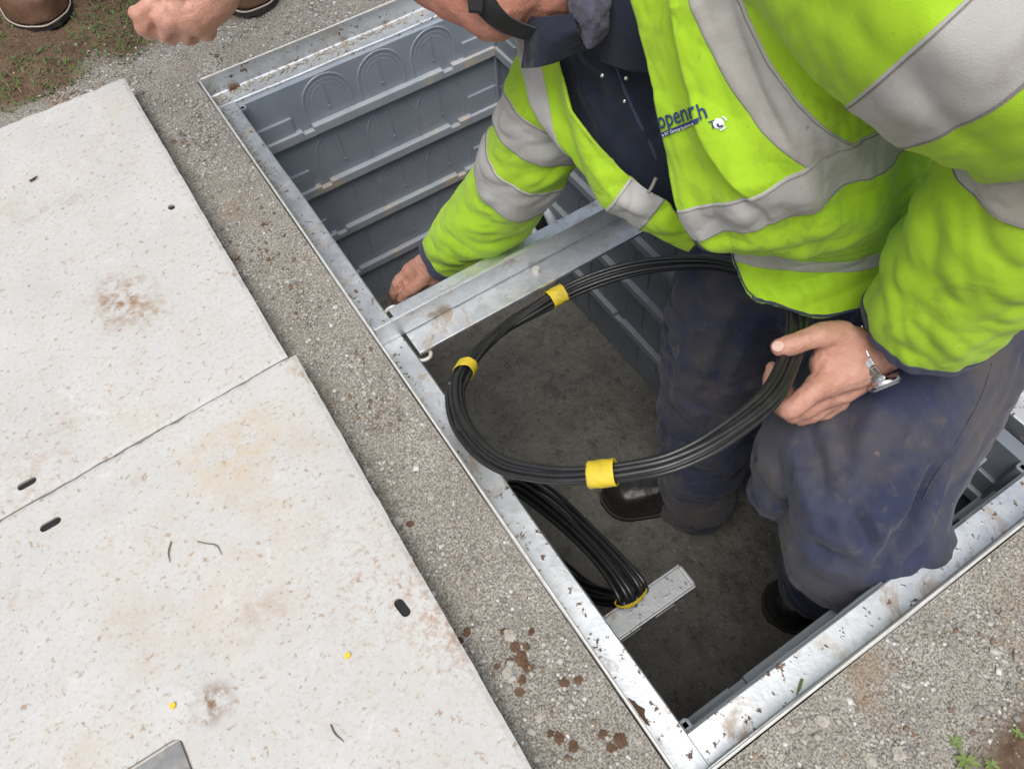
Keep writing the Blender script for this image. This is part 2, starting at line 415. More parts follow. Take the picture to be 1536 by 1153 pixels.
c = k.mix(k.math('MULTIPLY', k.attr('flush'), 0.75), c, (0.42, 0.155, 0.105))
c = k.mix(k.rng(k.noise(300, 2, 0.6), 0.64, 0.72, 0, 0.2), c, (0.36, 0.14, 0.09))
k.to(c, b.inputs['Base Color']); b.inputs['Roughness'].default_value = 0.55
b.inputs['Subsurface Weight'].default_value = 0.12; b.inputs['Subsurface Radius'].default_value = (0.01, 0.004, 0.002)
b.inputs['Subsurface Scale'].default_value = 0.5
wr = k.noise(170, 4, 0.65, vec=k.mapping((0.3, 0.2, 0.7), (1, 0.35, 1))); k.bump(k.math('ADD', k.math('MULTIPLY', wr, 1.6), k.noise(420, 3)), 0.4, 0.0018, b)
M['skin'] = m
M['nail'] = simple('finger_nail', (0.62, 0.40, 0.33), (0.66, 0.45, 0.38), 60, 0.3, 0, 0)
M['boot_black'] = simple('black_boot_leather', (0.012, 0.011, 0.011), (0.024, 0.022, 0.02), 30, 0.35, 0, 0.4, 0.0015, 120,
                         dirt=[((0.10, 0.085, 0.065), 14, 0.56, 0.74, 0.5)])
M['boot_brown'] = simple('brown_boot_leather', (0.115, 0.058, 0.034), (0.19, 0.105, 0.068), 16, 0.5, 0, 0.5, 0.0015, 140,
                         dirt=[((0.27, 0.20, 0.15), 22, 0.52, 0.7, 0.5)])
M['sole'] = simple('dark_rubber_sole', (0.02, 0.018, 0.016), (0.04, 0.035, 0.03), 40, 0.8, 0, 0.4, 0.002, 150)
M['stitch'] = simple('pale_welt_stitching', (0.50, 0.44, 0.38), (0.36, 0.29, 0.24), 300, 0.8, 0, 0.4, 0.001, 600)
M['steel'] = simple('polished_watch_steel', (0.60, 0.60, 0.60), (0.72, 0.72, 0.72), 80, 0.22, 1.0, 0)
M['glass'] = simple('watch_crystal', (0.75, 0.76, 0.78), (0.85, 0.85, 0.86), 50, 0.12, 0.5, 0)
M['snap'] = simple('chrome_snap', (0.75, 0.75, 0.75), (0.8, 0.8, 0.8), 80, 0.2, 1.0, 0)
M['logo_blue'] = simple('printed_navy_lettering', (0.015, 0.035, 0.13), (0.02, 0.05, 0.17), 200, 0.7, 0, 0)
M['logo_white'] = simple('printed_white', (0.78, 0.78, 0.78), (0.7, 0.7, 0.7), 200, 0.7, 0, 0)
M['mud'] = simple('brown_soil_clod', (0.10, 0.060, 0.040), (0.165, 0.105, 0.07), 60, 0.95, 0, 0.8, 0.003, 200, spec=0.1)
M['grass'] = simple('grass_blade', (0.055, 0.105, 0.022), (0.10, 0.17, 0.035), 25, 0.6, 0, 0, dirt=[((0.26, 0.22, 0.09), 35, 0.56, 0.7, 0.7)])
M['straw'] = simple('dry_straw', (0.30, 0.22, 0.12), (0.42, 0.33, 0.20), 40, 0.8, 0, 0)
M['twig'] = simple('thin_twig', (0.12, 0.095, 0.06), (0.18, 0.15, 0.09), 60, 0.8, 0, 0.3)
M['leafgreen'] = simple('green_leaf_sliver', (0.10, 0.16, 0.03), (0.15, 0.20, 0.05), 60, 0.6, 0, 0.2)
M['jeans'] = cloth('dark_grey_trouser_cloth', (0.04, 0.042, 0.05), (0.06, 0.062, 0.07), 0.85, 1100, 0.3, [])
M['hair'] = simple('short_hair', (0.05, 0.04, 0.03), (0.09, 0.075, 0.06), 200, 0.7, 0, 0.8, 0.003, 300)

# ------------------------------------------------------------------ the setting: ground with the pit opening
L, W, D, E = 1.40, 0.697, 0.735, 0.0432      # outer frame length, width, pit depth, rail ledge width
UP = 0.038                                   # height of the frame's upstand
WI = 0.084                                   # outer frame face to plastic wall
def soil_mask(X, Y):
    n = fbm(np.c_[X * 5, Y * 5, 0 * X], 3) * 0.09
    s = np.clip((Y - (1.53 - 0.06 * np.abs(X)) + n) / 0.05, 0, 1)
    s2 = np.clip((-0.098 - Y - 0.25 * np.clip(0.27 - X, 0, 3) + n * 0.5) / 0.04, 0, 1)
    s3 = np.clip((-0.40 - X + n) / 0.1, 0, 1) * 0.5
    s4 = np.clip((X - 0.98 + n) / 0.08, 0, 1)
    return np.maximum(np.maximum(np.maximum(s, s2), s3), s4)
def ground_z(X, Y):
    """height of the ground at a place, a few mm below the frame's top edge"""
    z = -0.006 + fbm(np.c_[X * 9, Y * 9, 0 * X + 3], 3) * 0.004 + fbm(np.c_[X * 70, Y * 70, 0 * X + 3], 2) * 0.0022
    s = soil_mask(X, Y)
    z = z + s * (0.004 + fbm(np.c_[X * 14, Y * 14, 0 * X + 8], 3) * 0.010)
    near = np.minimum.reduce([np.maximum(np.maximum(-X, X - W), np.maximum(-Y, Y - L)), 0 * X + 1])
    return z * np.clip(near / 0.03, 0.35, 1)
def axis_pts(lo, hi, holes, step, far):
    a = [lo - far, lo - far * 0.3, lo - far * 0.1, lo - 0.4]
    xs = list(np.arange(lo, holes[0] - step * 0.5, step)) + [holes[0]] + list(np.linspace(holes[0], holes[1], 40))[1:-1] + [holes[1]] + list(np.arange(holes[1] + step, hi, step))
    return np.array(a + xs + [hi + 0.4, hi + far * 0.1, hi + far * 0.3, hi + far])
gx = axis_pts(-0.75, 1.2, (-0.0015, W + 0.0015), 0.009, 60.0); gy = axis_pts(-0.55, 2.1, (-0.0015, L + 0.0015), 0.009, 60.0)
XX, YY = np.meshgrid(gx, gy); Z = ground_z(XX.ravel(), YY.ravel())
farm = (np.abs(XX.ravel() - 0.2) > 1.6) | (np.abs(YY.ravel() - 0.7) > 1.8); Z[farm] = -0.004
V = np.c_[XX.ravel(), YY.ravel(), Z]; nx = len(gx)
F = []
for j in range(len(gy) - 1):
    inY = gy[j] >= -0.002 and gy[j + 1] <= L + 0.002
    for i in range(nx - 1):
        if inY and gx[i] >= -0.002 and gx[i + 1] <= W + 0.002: continue
        F.append((j * nx + i, j * nx + i + 1, (j + 1) * nx + i + 1, (j + 1) * nx + i))
me = mesh_from('ground', V, F, M['ground'], True)
at = me.attributes.new('soil', 'FLOAT', 'POINT'); at.data.foreach_set('value', soil_mask(V[:, 0], V[:, 1]).astype(np.float32))
ground = bpy.data.objects.new('ground', me); COL.objects.link(ground); ground['kind'] = 'structure'

# loose gravel: thousands of stones a few millimetres across, one mass
def stones(n, area, rmin, rmax, keep):
    X = rng.uniform(area[0], area[1], n); Y = rng.uniform(area[2], area[3], n)
    k_ = keep(X, Y); X, Y = X[k_], Y[k_]; n = len(X)
    r = rmin + (rmax - rmin) * rng.random(n) ** 2.2
    bv = np.array([(x_, y_, z_) for z_ in (-.62, .62) for x_, y_ in ((-.7, -.6), (.65, -.7), (.7, .65), (-.6, .7))])
    hullF = [(0, 2, 1), (0, 3, 2), (4, 5, 6), (4, 6, 7), (0, 1, 5), (0, 5, 4), (1, 2, 6), (1, 6, 5), (2, 3, 7), (2, 7, 6), (3, 0, 4), (3, 4, 7)]
    nb = len(bv)
    a = rng.uniform(0, 6.28, n); ca, sa = np.cos(a), np.sin(a)
    J = bv[None] * (1 + rng.uniform(-0.42, 0.30, (n, nb, 3))) * np.stack([r * rng.uniform(.8, 1.5, n), r, r * rng.uniform(.5, .9, n)], 1)[:, None, :]
    x = J[..., 0] * ca[:, None] - J[..., 1] * sa[:, None] + X[:, None]; y = J[..., 0] * sa[:, None] + J[..., 1] * ca[:, None] + Y[:, None]
    z = J[..., 2] + (ground_z(X, Y) + r * 0.12)[:, None]
    Vs = np.stack([x, y, z], 2).reshape(-1, 3)
    Fs = (np.array(hullF)[None] + (np.arange(n) * nb)[:, None, None]).reshape(-1, 3)
    t = rng.random(n); tint = np.outer(0.22 + 0.34 * t ** 1.3, [1, 0.965, 0.90])
    br = rng.random(n) < 0.07; tint[br] = np.array([0.30, 0.22, 0.15]) * (0.6 + 0.6 * rng.random((br.sum(), 1)))
    wh = rng.random(n) < 0.06; tint[wh] = np.array([0.66, 0.65, 0.63])
    return Vs, Fs, np.repeat(tint, nb, 0)
def outside(X, Y): return (X < -0.004) | (X > W + 0.004) | (Y < -0.004) | (Y > L + 0.004)
def keep1(X, Y):
    cl = fbm(np.c_[X * 12, Y * 12, 0 * X + 5], 2)
    return outside(X, Y) & (rng.random(len(X)) > soil_mask(X, Y) * 0.97) & (rng.random(len(X)) < np.clip(0.6 + cl * 1.2, 0.12, 1))
def keep2(X, Y): return outside(X, Y) & (fbm(np.c_[X * 11, Y * 11, 0 * X + 2.2], 3) + 0.25 * rng.random(len(X)) > 0.52)
sets = [stones(135000, (-0.30, 0.80, -0.36, 1.70), 0.0009, 0.0030, keep1), stones(7500, (-0.3, 0.8, -0.36, 1.70), 0.0022, 0.0054, keep1), stones(9000, (-0.3, 0.8, -0.36, 1.70), 0.0012, 0.0042, keep2)]
Vs = np.concatenate([s[0] for s in sets]); Ts = np.concatenate([s[2] for s in sets])
sets[2][2][:] = np.array([0.15, 0.088, 0.055]) * (0.7 + 0.6 * np.repeat(rng.random(len(sets[2][2]) // 8), 8))[:, None]; Ts = np.concatenate([q[2] for q in sets])
Fs = np.concatenate([sets[0][1], sets[1][1] + len(sets[0][0]), sets[2][1] + len(sets[0][0]) + len(sets[1][0])])
me = bpy.data.meshes.new('gravel'); me.vertices.add(len(Vs)); me.vertices.foreach_set('co', Vs.ravel())
me.loops.add(Fs.size); me.loops.foreach_set('vertex_index', Fs.ravel())
me.polygons.add(len(Fs)); me.polygons.foreach_set('loop_start', np.arange(len(Fs)) * 3)
me.update(calc_edges=True); me.validate(); me.materials.append(M['stone'])
ca_ = me.color_attributes.new('tint', 'FLOAT_COLOR', 'POINT'); ca_.data.foreach_set('color', np.c_[Ts, np.ones(len(Ts))].ravel())
gravel = bpy.data.objects.new('gravel', me); COL.objects.link(gravel)
gravel['kind'] = 'stuff'; tag(gravel, 'loose grey gravel scattered around the steel frame', 'gravel')

# grass and litter on the bare soil
def blades(n, area, keep, hmin, hmax, flat=0.5):
    Vb = []; Fb = []
    X = rng.uniform(area[0], area[1], n); Y = rng.uniform(area[2], area[3], n); kk = keep(X, Y); X, Y = X[kk], Y[kk]
    Zb = ground_z(X, Y)
    for x, y, z in zip(X, Y, Zb):
        a = rng.uniform(0, 6.28); h = rng.uniform(hmin, hmax); w = rng.uniform(0.0008, 0.0019); le = rng.uniform(0.3, 1.1) * h * (1 + flat)
        dx, dy = math.cos(a), math.sin(a); o = len(Vb)
        for t, ww in ((0, 1.0), (0.5, 0.9), (1, 0.1)):
            cx = x + dx * le * t * t; cy = y + dy * le * t * t; cz = z - 0.002 + h * (t - 0.35 * t * t * flat)
            Vb += [(cx - dy * w * ww, cy + dx * w * ww, cz), (cx + dy * w * ww, cy - dx * w * ww, cz)]
        Fb += [(o, o + 1, o + 3, o + 2), (o + 2, o + 3, o + 5, o + 4)]
    return Vb, Fb
def kgrass(X, Y):
    c_ = fbm(np.c_[X * 8, Y * 8, 0 * X + 1.5], 3)
    return (soil_mask(X, Y) > 0.25) & (c_ > 0.06 + 0.25 * pnoise(np.c_[X * 60, Y * 60, 0 * X])) & outside(X, Y)
Vb, Fb = blades(15000, (-0.62, 0.75, 1.46, 2.15), kgrass, 0.004, 0.013)
V2, F2 = blades(4000, (0.1, 0.6, -0.42, -0.08), kgrass, 0.006, 0.020)
Vb, Fb = merge([(np.array(Vb), Fb), (np.array(V2), F2)])
gr = obj('grass', Vb, Fb, M['grass']); gr['kind'] = 'stuff'; tag(gr, 'short sparse grass growing on the bare soil', 'grass')
def kstraw(X, Y): return (soil_mask(X, Y) > 0.15) & (fbm(np.c_[X * 10, Y * 10, 0 * X + 4.5], 2) > 0.0) & outside(X, Y)
Vb, Fb = blades(2600, (-0.6, 0.7, 1.44, 2.1), kstraw, 0.002, 0.006, 4.0)
V2, F2 = blades(900, (0.1, 0.6, -0.4, -0.08), kstraw, 0.002, 0.006, 4.0)
Vb, Fb = merge([(np.array(Vb), Fb), (np.array(V2), F2)])
st = obj('dry_litter', Vb, Fb, M['straw']); st['kind'] = 'stuff'; tag(st, 'dry straw and dead grass lying on the soil', 'straw')

# ------------------------------------------------------------------ the chamber: moulded plastic wall panels, floor
chamber = thing('inspection_chamber', (W / 2, L / 2, -D - 0.02), 'rectangular underground cable pit with ribbed grey plastic walls', 'cable pit')
WX0, WX1, WY0, WY1 = 0.044, W - WI, 0.046, L - 0.053
ROW = [-0.0445, -0.166, -0.313, -0.460, -0.607, -0.755]
def wall_panel(a, b, inward, ztop, zbot, arches, ends=True):
    """one moulded panel from a to b (xy), its face turned inward; built from plate, lip segments, arches, shelf lines"""
    a = np.array(a, float); b = np.array(b, float); ln = np.linalg.norm(b - a); u = (b - a) / ln; w = np.array(inward, float)
    H = ztop - zbot
    Mx = Matrix(((u[0], w[0], 0, a[0]), (u[1], w[1], 0, a[1]), (0, 0, 1, zbot), (0, 0, 0, 1)))
    bm = bmesh.new()
    bm_box(bm, (0, -0.022, 0), (ln, 0.0, H - 0.0015), 0, Mx)                                    # plate
    # upper band, slightly proud, and mid shelves at both ends
    if ends:
        for x0, x1 in ((0.012, 0.085), (ln - 0.085, ln - 0.012)):
            bm_box(bm, (x0, -0.002, 0.02), (x1, 0.006, H * 0.46), 0.0015, Mx)
    for x0 in (0.0, ln - 0.012): bm_box(bm, (x0, -0.002, 0.0), (x0 + 0.012, 0.010, H - 0.002), 0.002, Mx)
    for cx in arches:
        rO = min(0.058, H * 0.42); cz = H - rO - 0.006
        for rr, hw, pr in ((rO, 0.0020, 0.0014), (rO * 0.80, 0.0006, 0.0006), (rO * 0.62, 0.0006, 0.0005)):
            n = 14; prof = []
            pts = [(cx - rr, 0.02)] + [(cx + rr * math.cos(t), cz + rr * math.sin(t)) for t in np.linspace(math.pi, 0, n)] + [(cx + rr, 0.02)]
            if rr < rO: pts = pts[1:-1]
            vs_ = []
            for i_, (x_, z_) in enumerate(pts):
                p0 = pts[max(0, i_ - 1)]; p1 = pts[min(len(pts) - 1, i_ + 1)]
                tx, tz = p1[0] - p0[0], p1[1] - p0[1]; tl = math.hypot(tx, tz); nx_, nz_ = -tz / tl, tx / tl
                vs_.append([bm.verts.new(Mx @ Vector((x_ + nx_ * hw * s_, y_, z_ + nz_ * hw * s_))) for s_, y_ in ((-1.6, -0.001), (-0.8, pr), (0.8, pr), (1.6, -0.001))])
            for q0, q1 in zip(vs_[:-1], vs_[1:]):
                for j_ in range(3): bm.faces.new((q0[j_], q0[j_ + 1], q1[j_ + 1], q1[j_]))
        bm_box(bm, (cx - 0.0008, -0.001, H * 0.38), (cx + 0.0008, 0.0022, H - 0.02), 0, Mx)
        bm_box(bm, (cx - 0.0016, -0.001, H * 0.36), (cx + 0.0016, 0.004, H * 0.38), 0, Mx)
    bmesh.ops.recalc_face_normals(bm, faces=bm.faces)
    return bm, Mx, ln, H
def wall(a, b, inward, arches, slots, mat='plastic', lipmat='plastic_near'):
    for r in range(5):
        zt, zb = ROW[r], ROW[r + 1]
        bm, Mx, ln, H = wall_panel(a, b, inward, zt, zb, arches)
        pan = from_bm('wall_panel', bm, M[mat], chamber)
        if r == 4: continue
        bm = bmesh.new()                                        # projecting lip along the panel's foot, notched by slots
        xs = [0.003] + [v for s_ in slots for v in (s_ - 0.012, s_ + 0.012)] + [ln - 0.003]
        for x0, x1 in zip(xs[0::2], xs[1::2]): bm_box(bm, (x0, -0.004, 0.0), (x1, 0.013, 0.021), 0.002, Mx)
        for s_ in slots: bm_box(bm, (s_ - 0.0125, -0.004, -0.001), (s_ + 0.0125, 0.0115, 0.012), 0.001, Mx)
        from_bm('panel_lip', bm, M[lipmat], pan)
sw = WX1 - WX0; lw = WY1 - WY0
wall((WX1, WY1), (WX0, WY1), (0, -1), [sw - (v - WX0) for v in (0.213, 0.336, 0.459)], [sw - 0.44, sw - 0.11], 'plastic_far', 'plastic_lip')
wall((WX0, WY0), (WX1, WY0), (0, 1), [0.15, 0.275, 0.40], [0.11, 0.44])
la = [0.14 + 0.196 * i for i in range(6)]
wall((WX1, WY0), (WX1, WY1), (-1, 0), la, [0.1, 0.45, 0.80, 1.15])
wall((WX0, WY1), (WX0, WY0), (1, 0), la, [0.1, 0.45, 0.80, 1.15])
# floor of the pit
fx = np.linspace(WX0 - 0.01, WX1 + 0.01, 80); fy = np.linspace(WY0 - 0.01, WY1 + 0.01, 170); FX, FY = np.meshgrid(fx, fy)
fz = -D + fbm(np.c_[FX.ravel() * 8, FY.ravel() * 8, 0 * FX.ravel()], 3) * 0.006 + fbm(np.c_[FX.ravel() * 50, FY.ravel() * 50, 0 * FX.ravel()], 2) * 0.003
pit_floor = obj('pit_floor', np.c_[FX.ravel(), FY.ravel(), fz], grid_faces(170, 80), M['floor'], chamber, True)
gn = 1500; parts_f = []
gxs = rng.uniform(WX0 + .01, WX1 - .01, gn); gys = rng.uniform(WY0 + .01, WY1 - .01, gn)
for i in range(gn):
    r = .0008 + .0022 * rng.random() ** 2.5; v, f = ball((0, 0, 0), r, (1.2, 1, .8), 5, 3); parts_f.append((v + np.array([gxs[i], gys[i], -D + .002 + fbm(np.array([[gxs[i] * 8, gys[i] * 8, 0]]), 3)[0] * .006]), f))
Vg, Fg = merge(parts_f); pg = obj('floor_grit', Vg, Fg, M['grit'], chamber, False); pg['kind'] = 'stuff'
# duct mouth low on the right wall, far corner
dp = np.array([WX1, 1.165, -0.53]); th = np.linspace(0, 2 * math.pi, 28, endpoint=False)
Gd = np.zeros((5, 28, 3))
for i_, (rr, dx) in enumerate(((0.074, 0.004), (0.074, -0.024), (0.066, -0.028), (0.060, -0.024), (0.060, -0.0115))):
    Gd[i_] = dp + np.c_[0 * th + dx, rr * np.cos(th), rr * np.sin(th)]
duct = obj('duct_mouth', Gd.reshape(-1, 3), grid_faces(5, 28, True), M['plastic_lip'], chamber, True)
obj('duct_shade', np.concatenate([dp + np.c_[0 * th - 0.012, 0.061 * np.cos(th), 0.061 * np.sin(th)]]), [tuple(range(28))], M['black'], duct)  # black disc painting the darkness inside the open duct
# corner pocket by the near right corner: bolted bracket moulded on the right wall
for lo, hi in (((WX1 - 0.030, 0.085, -0.20), (WX1 - 0.001, 0.100, -0.085)), ((WX1 - 0.030, 0.085, -0.30), (WX1 - 0.001, 0.15, -0.285)), ((WX1 - 0.022, 0.145, -0.175), (WX1 - 0.001, 0.25, -0.163))):
    bm = bmesh.new(); bm_box(bm, lo, hi, 0.003)
    from_bm('corner_rib', bm, M['plastic_near'], chamber)

# ------------------------------------------------------------------ galvanised frame with rails, cross beam, bracket
frame = thing('access_frame', (W / 2, L / 2, -UP - 0.05), 'galvanised steel rectangular frame set in the gravel around the pit', 'steel frame')
T = 0.0042
def rail(p0, p1, inward, jit):
    """L section: upstand, ledge, short turned-down lip, from p0 to p1 along the outer face"""
    p0 = np.array(p0, float); p1 = np.array(p1, float); ln = np.linalg.norm(p1 - p0); u = (p1 - p0) / ln; w = np.array(inward, float)
    prof = [(0.0, 0.0), (T, 0.0), (T, -UP + 0.002), (T + 0.002, -UP), (E - 0.002, -UP), (E, -UP - 0.002), (E, -UP - 0.030), (E - T, -UP - 0.030), (E - T, -UP - T), (0.0, -UP - T)]
    n = 60; Vr = []
    for i in range(n):
        s = ln * i / (n - 1)
        for (x, z) in prof:
            dz = 0.0008 * math.sin(s * 9 + jit) + 0.0005 * math.sin(s * 31 + jit * 2)
            dx = 0.0007 * math.sin(s * 13 + jit * 3)
            q = p0 + u * s + w * (x + dx); Vr.append((q[0], q[1], z + dz))
    Fr = grid_faces(n, len(prof), True); m_ = len(prof)
    Fr += [tuple(range(m_)), tuple(reversed([(n - 1) * m_ + j for j in range(m_)]))]
    bm = bmesh.new(); vv = [bm.verts.new(v) for v in Vr]
    for f in Fr: bm.faces.new([vv[j] for j in f])
    bmesh.ops.recalc_face_normals(bm, faces=bm.faces)
    o = from_bm('rail', bm, M['galv'], frame)
    # pale top edge of the upstand, the sky's glint put into its colour
    q0 = p0 + w * (T / 2); q1 = p1 + w * (T / 2)
    Vt, Ft = tube([(*(q0 + (q1 - q0) * t), 0.0006 + 0.0008 * math.sin(ln * t * 9 + jit)) for t in np.linspace(0.001, 0.999, 30)], 0.0021, 60, 8)
    obj('rail_edge', Vt, Ft, M['edge'], o, True)
rail((0, 0), (0, L), (1, 0), 0.3)
rail((W, L), (W, 0), (-1, 0), 1.7)
rail((T + 0.0005, L), (W - T - 0.0005, L), (0, -1), 2.9)
rail((W - T - 0.0005, 0), (T + 0.0005, 0), (0, 1), 4.1)

beam = thing('cross_beam', (W / 2, 0.70, -UP - 0.012), 'galvanised inverted T steel beam lying across the pit', 'steel beam')
bm = bmesh.new(); bm_box(bm, (0.049, 0.652, -0.046), (W - 0.049, 0.752, -0.0395), 0.0015); from_bm('flange', bm, M['galv_beam'], beam)
bm = bmesh.new(); bm_box(bm, (0.0055, 0.6945, -0.0375), (W - 0.0055, 0.7015, 0.0035), 0.0012); from_bm('web', bm, M['galv_beam'], beam)
for hx, hy, sg in ((0.052, 0.655, -1), (0.052, 0.749, 1), (W - 0.052, 0.655, -1), (W - 0.052, 0.749, 1)):
    s_ = 1 if hx < 0.3 else -1
    pts = [(hx - 0.012 * s_, hy + sg * 0.004, -0.049), (hx - 0.002 * s_, hy + sg * 0.010, -0.050), (hx + 0.008 * s_, hy + sg * 0.010, -0.050), (hx + 0.013 * s_, hy + sg * 0.003, -0.050), (hx + 0.010 * s_, hy - sg * 0.006, -0.050)]
    Vt, Ft = tube(pts, 0.0032, 26, 8); obj('hook', Vt, Ft, M['edge'], beam, True)
bm = bmesh.new()
r_ = bmesh.ops.create_cone(bm, segments=6, radius1=0.006, radius2=0.006, depth=0.006, cap_ends=True); bmesh.ops.translate(bm, verts=r_['verts'], vec=(0.275, 0.683, -0.0365))
from_bm('bolt', bm, M['edge'], beam)

bracket = thing('cable_bracket', (0.08, 0.225, -0.33), 'galvanised steel cable bracket arm projecting low in the pit', 'bracket')
bm = bmesh.new()
bm_box(bm, (0.0735, 0.207, -0.309), (0.245, 0.243, -0.304), 0.0012)
bm_box(bm, (0.0735, 0.2035, -0.326), (0.244, 0.2068, -0.3045), 0.0008); bm_box(bm, (0.0735, 0.2432, -0.326), (0.244, 0.2465, -0.3045), 0.0008)
from_bm('arm', bm, M['galv_dull'], bracket)
bm = bmesh.new(); bm_box(bm, (0.2392, 0.209, -0.3035), (0.2445, 0.241, -0.2985), 0.001); from_bm('end_stop', bm, M['galv_dull'], bracket)
for x0 in (0.10, 0.165):
    bm = bmesh.new(); bm_box(bm, (x0, 0.2015, -0.321), (x0 + 0.036, 0.2033, -0.314), 0.0006); from_bm('slot_tab', bm, M['plate'], bracket)
bm = bmesh.new(); bm_box(bm, (0.0615, 0.195, -0.40), (0.0732, 0.255, -0.28), 0.001); from_bm('back_plate', bm, M['galv_dull'], bracket)

# ------------------------------------------------------------------ two concrete covers lying on the ground
def slot_prism(cx, cy, lx, ly, ang, z0, z1):
    r = min(lx, ly) / 2; h = max(lx, ly) / 2 - r; vert = ly > lx; pts = []
    for a in np.linspace(-math.pi / 2, math.pi / 2, 7): pts.append((h + r * math.cos(a), r * math.sin(a)))
    for a in np.linspace(math.pi / 2, 1.5 * math.pi, 7): pts.append((-h + r * math.cos(a), r * math.sin(a)))
    Vp = []
    for z in (z0, z1):
        for x, y in pts:
            if vert: x, y = -y, x
            Vp.append((cx + x * math.cos(ang) - y * math.sin(ang), cy + x * math.sin(ang) + y * math.cos(ang), z))
    n = len(pts)
    return np.array(Vp), [tuple(reversed(range(n))), tuple(range(n, 2 * n))] + [(i, (i + 1) % n, n + (i + 1) % n, n + i) for i in range(n)]
def slab(name, corners, z0, z1, holes, recess, label, seed):
    """thick concrete cover with key slots cut through it; corners = far right, near right, near left, far left"""
    c_ = np.array(corners, float); n = 110
    t = np.linspace(0, 1, n); Vt = []
    for j in range(n):
        for i in range(n):
            q = (1 - t[j]) * ((1 - t[i]) * c_[3] + t[i] * c_[0]) + t[j] * ((1 - t[i]) * c_[2] + t[i] * c_[1]); Vt.append(q)
    Vt = np.array(Vt); ii = np.tile(np.arange(n), n); jj = np.repeat(np.arange(n), n)
    ed = np.minimum.reduce([ii, n - 1 - ii, jj, n - 1 - jj])
    zt = z1 + fbm(np.c_[Vt * 7, 0 * Vt[:, 0] + seed], 3) * 0.0009
    chip = np.clip(fbm(np.c_[Vt * 45, 0 * Vt[:, 0] + seed], 2) + 0.15, 0, 1)
    zt = zt - (ed == 0) * (0.0016 + 0.003 * chip)
    cen = c_.mean(0); jit = (ed == 0)[:, None] * (fbm(np.c_[Vt * 30, 0 * Vt[:, 0] + seed + 3], 3)[:, None] * 0.0006 + 0.0006 * chip[:, None])
    d_ = (cen - Vt); d_ /= np.linalg.norm(d_, axis=1)[:, None] + 1e-9
    Vt2 = Vt + d_ * jit
    top = np.c_[Vt2, zt]; F_ = [tuple(reversed(f)) for f in grid_faces(n, n)]
    ring = [k_ for k_ in range(n)] + [j * n + n - 1 for j in range(1, n)] + [(n - 1) * n + k_ for k_ in range(n - 2, -1, -1)] + [j * n for j in range(n - 2, 0, -1)]
    nb = len(top); mid = top[ring].copy(); mid[:, 2] = z1 - 0.008; bot = top[ring].copy(); bot[:, 2] = z0
    mid[:, :2] = Vt[ring] + (Vt2[ring] - Vt[ring]) * 0.3
    nr = len(ring); Vall = np.concatenate([top, mid, bot])
    for a_ in range(nr):
        b_ = (a_ + 1) % nr
        F_.append((ring[a_], ring[b_], nb + b_, nb + a_)); F_.append((nb + a_, nb + b_, nb + nr + b_, nb + nr + a_))
    F_.append(tuple(nb + nr + k_ for k_ in range(nr)))
    base = obj('tmp_slab', Vall, F_, M['slab'])
    bm = bmesh.new(); bm.from_mesh(base.data); bmesh.ops.recalc_face_normals(bm, faces=bm.faces); bm.to_mesh(base.data); bm.free()
    cuts = [slot_prism(*h_, z1 - 0.026, z1 + 0.02) for h_ in holes]
    if recess is not None:
        x0, x1, y0, y1 = recess; r = 0.012; pts = []
        for cx, cy, a0 in ((x1 - r, y1 - r, 0), (x0 + r, y1 - r, 90), (x0 + r, y0 + r, 180), (x1 - r, y0 + r, 270)):
            for a in np.linspace(a0, a0 + 90, 6): pts.append((cx + r * math.cos(math.radians(a)), cy + r * math.sin(math.radians(a))))
        m_ = len(pts); cuts.append((np.array([(x, y, z) for z in (z1 - 0.006, z1 + 0.02) for x, y in pts]), [tuple(reversed(range(m_))), tuple(range(m_, 2 * m_))] + [(i, (i + 1) % m_, m_ + (i + 1) % m_, m_ + i) for i in range(m_)]))
    Vc, Fc = merge(cuts); cut = obj('tmp_cut', Vc, Fc, M['slab'])
    mod = base.modifiers.new('b', 'BOOLEAN'); mod.operation = 'DIFFERENCE'; mod.solver = 'EXACT'; mod.object = cut
    dg = bpy.context.evaluated_depsgraph_get(); dg.update()
    me2 = bpy.data.meshes.new_from_object(base.evaluated_get(dg)); me2.name = name; me2.materials.clear(); me2.materials.append(M['slab'])
    root = thing(name, tuple(base.location), label, 'pit cover', 'concrete covers lifted off the pit')
    body = bpy.data.objects.new('slab_body', me2); COL.objects.link(body); body.parent = root
    bpy.data.objects.remove(base); bpy.data.objects.remove(cut)
    for h_ in holes:                                           # black filler in each key slot, painting the shade inside the hole
        Vp, Fp = slot_prism(h_[0], h_[1], h_[2] * 0.97, h_[3] * 0.97, h_[4], z1 - 0.0255, z1 - 0.0035)
        obj('key_slot_shade', Vp, Fp, M['black'], root)
    return root
ST = 0.040
# the slots are (x, y, size x, size y, turn)
slab1 = slab('concrete_cover', [(-0.113, 1.432), (-0.1185, 0.6975), (-0.80, 0.668), (-0.80, 1.419)], 0.004, ST,
             [(-0.153, 1.063, 0.0105, 0.0125, 0.2), (-0.468, 0.709, 0.024, 0.0105, 0.05), (-0.468, 1.385, 0.024, 0.0105, 0), (-0.76, 1.06, 0.0105, 0.022, 0)], None,
             'far pale concrete cover with a brown scuff, beside the grass', 1.0)
slab2 = slab('concrete_cover', [(-0.1075, 0.6955), (-0.1225, -0.03), (-0.80, -0.03), (-0.80, 0.6660)], 0.004, ST,
             [(-0.458, 0.638, 0.026, 0.011, 0.03), (-0.151, 0.312, 0.011, 0.024, 0.12), (-0.458, 0.01, 0.024, 0.011, 0)], (-0.53, -0.405, 0.20, 0.325),
             'near pale concrete cover with two yellow paint dots and an inset plate', 2.0)
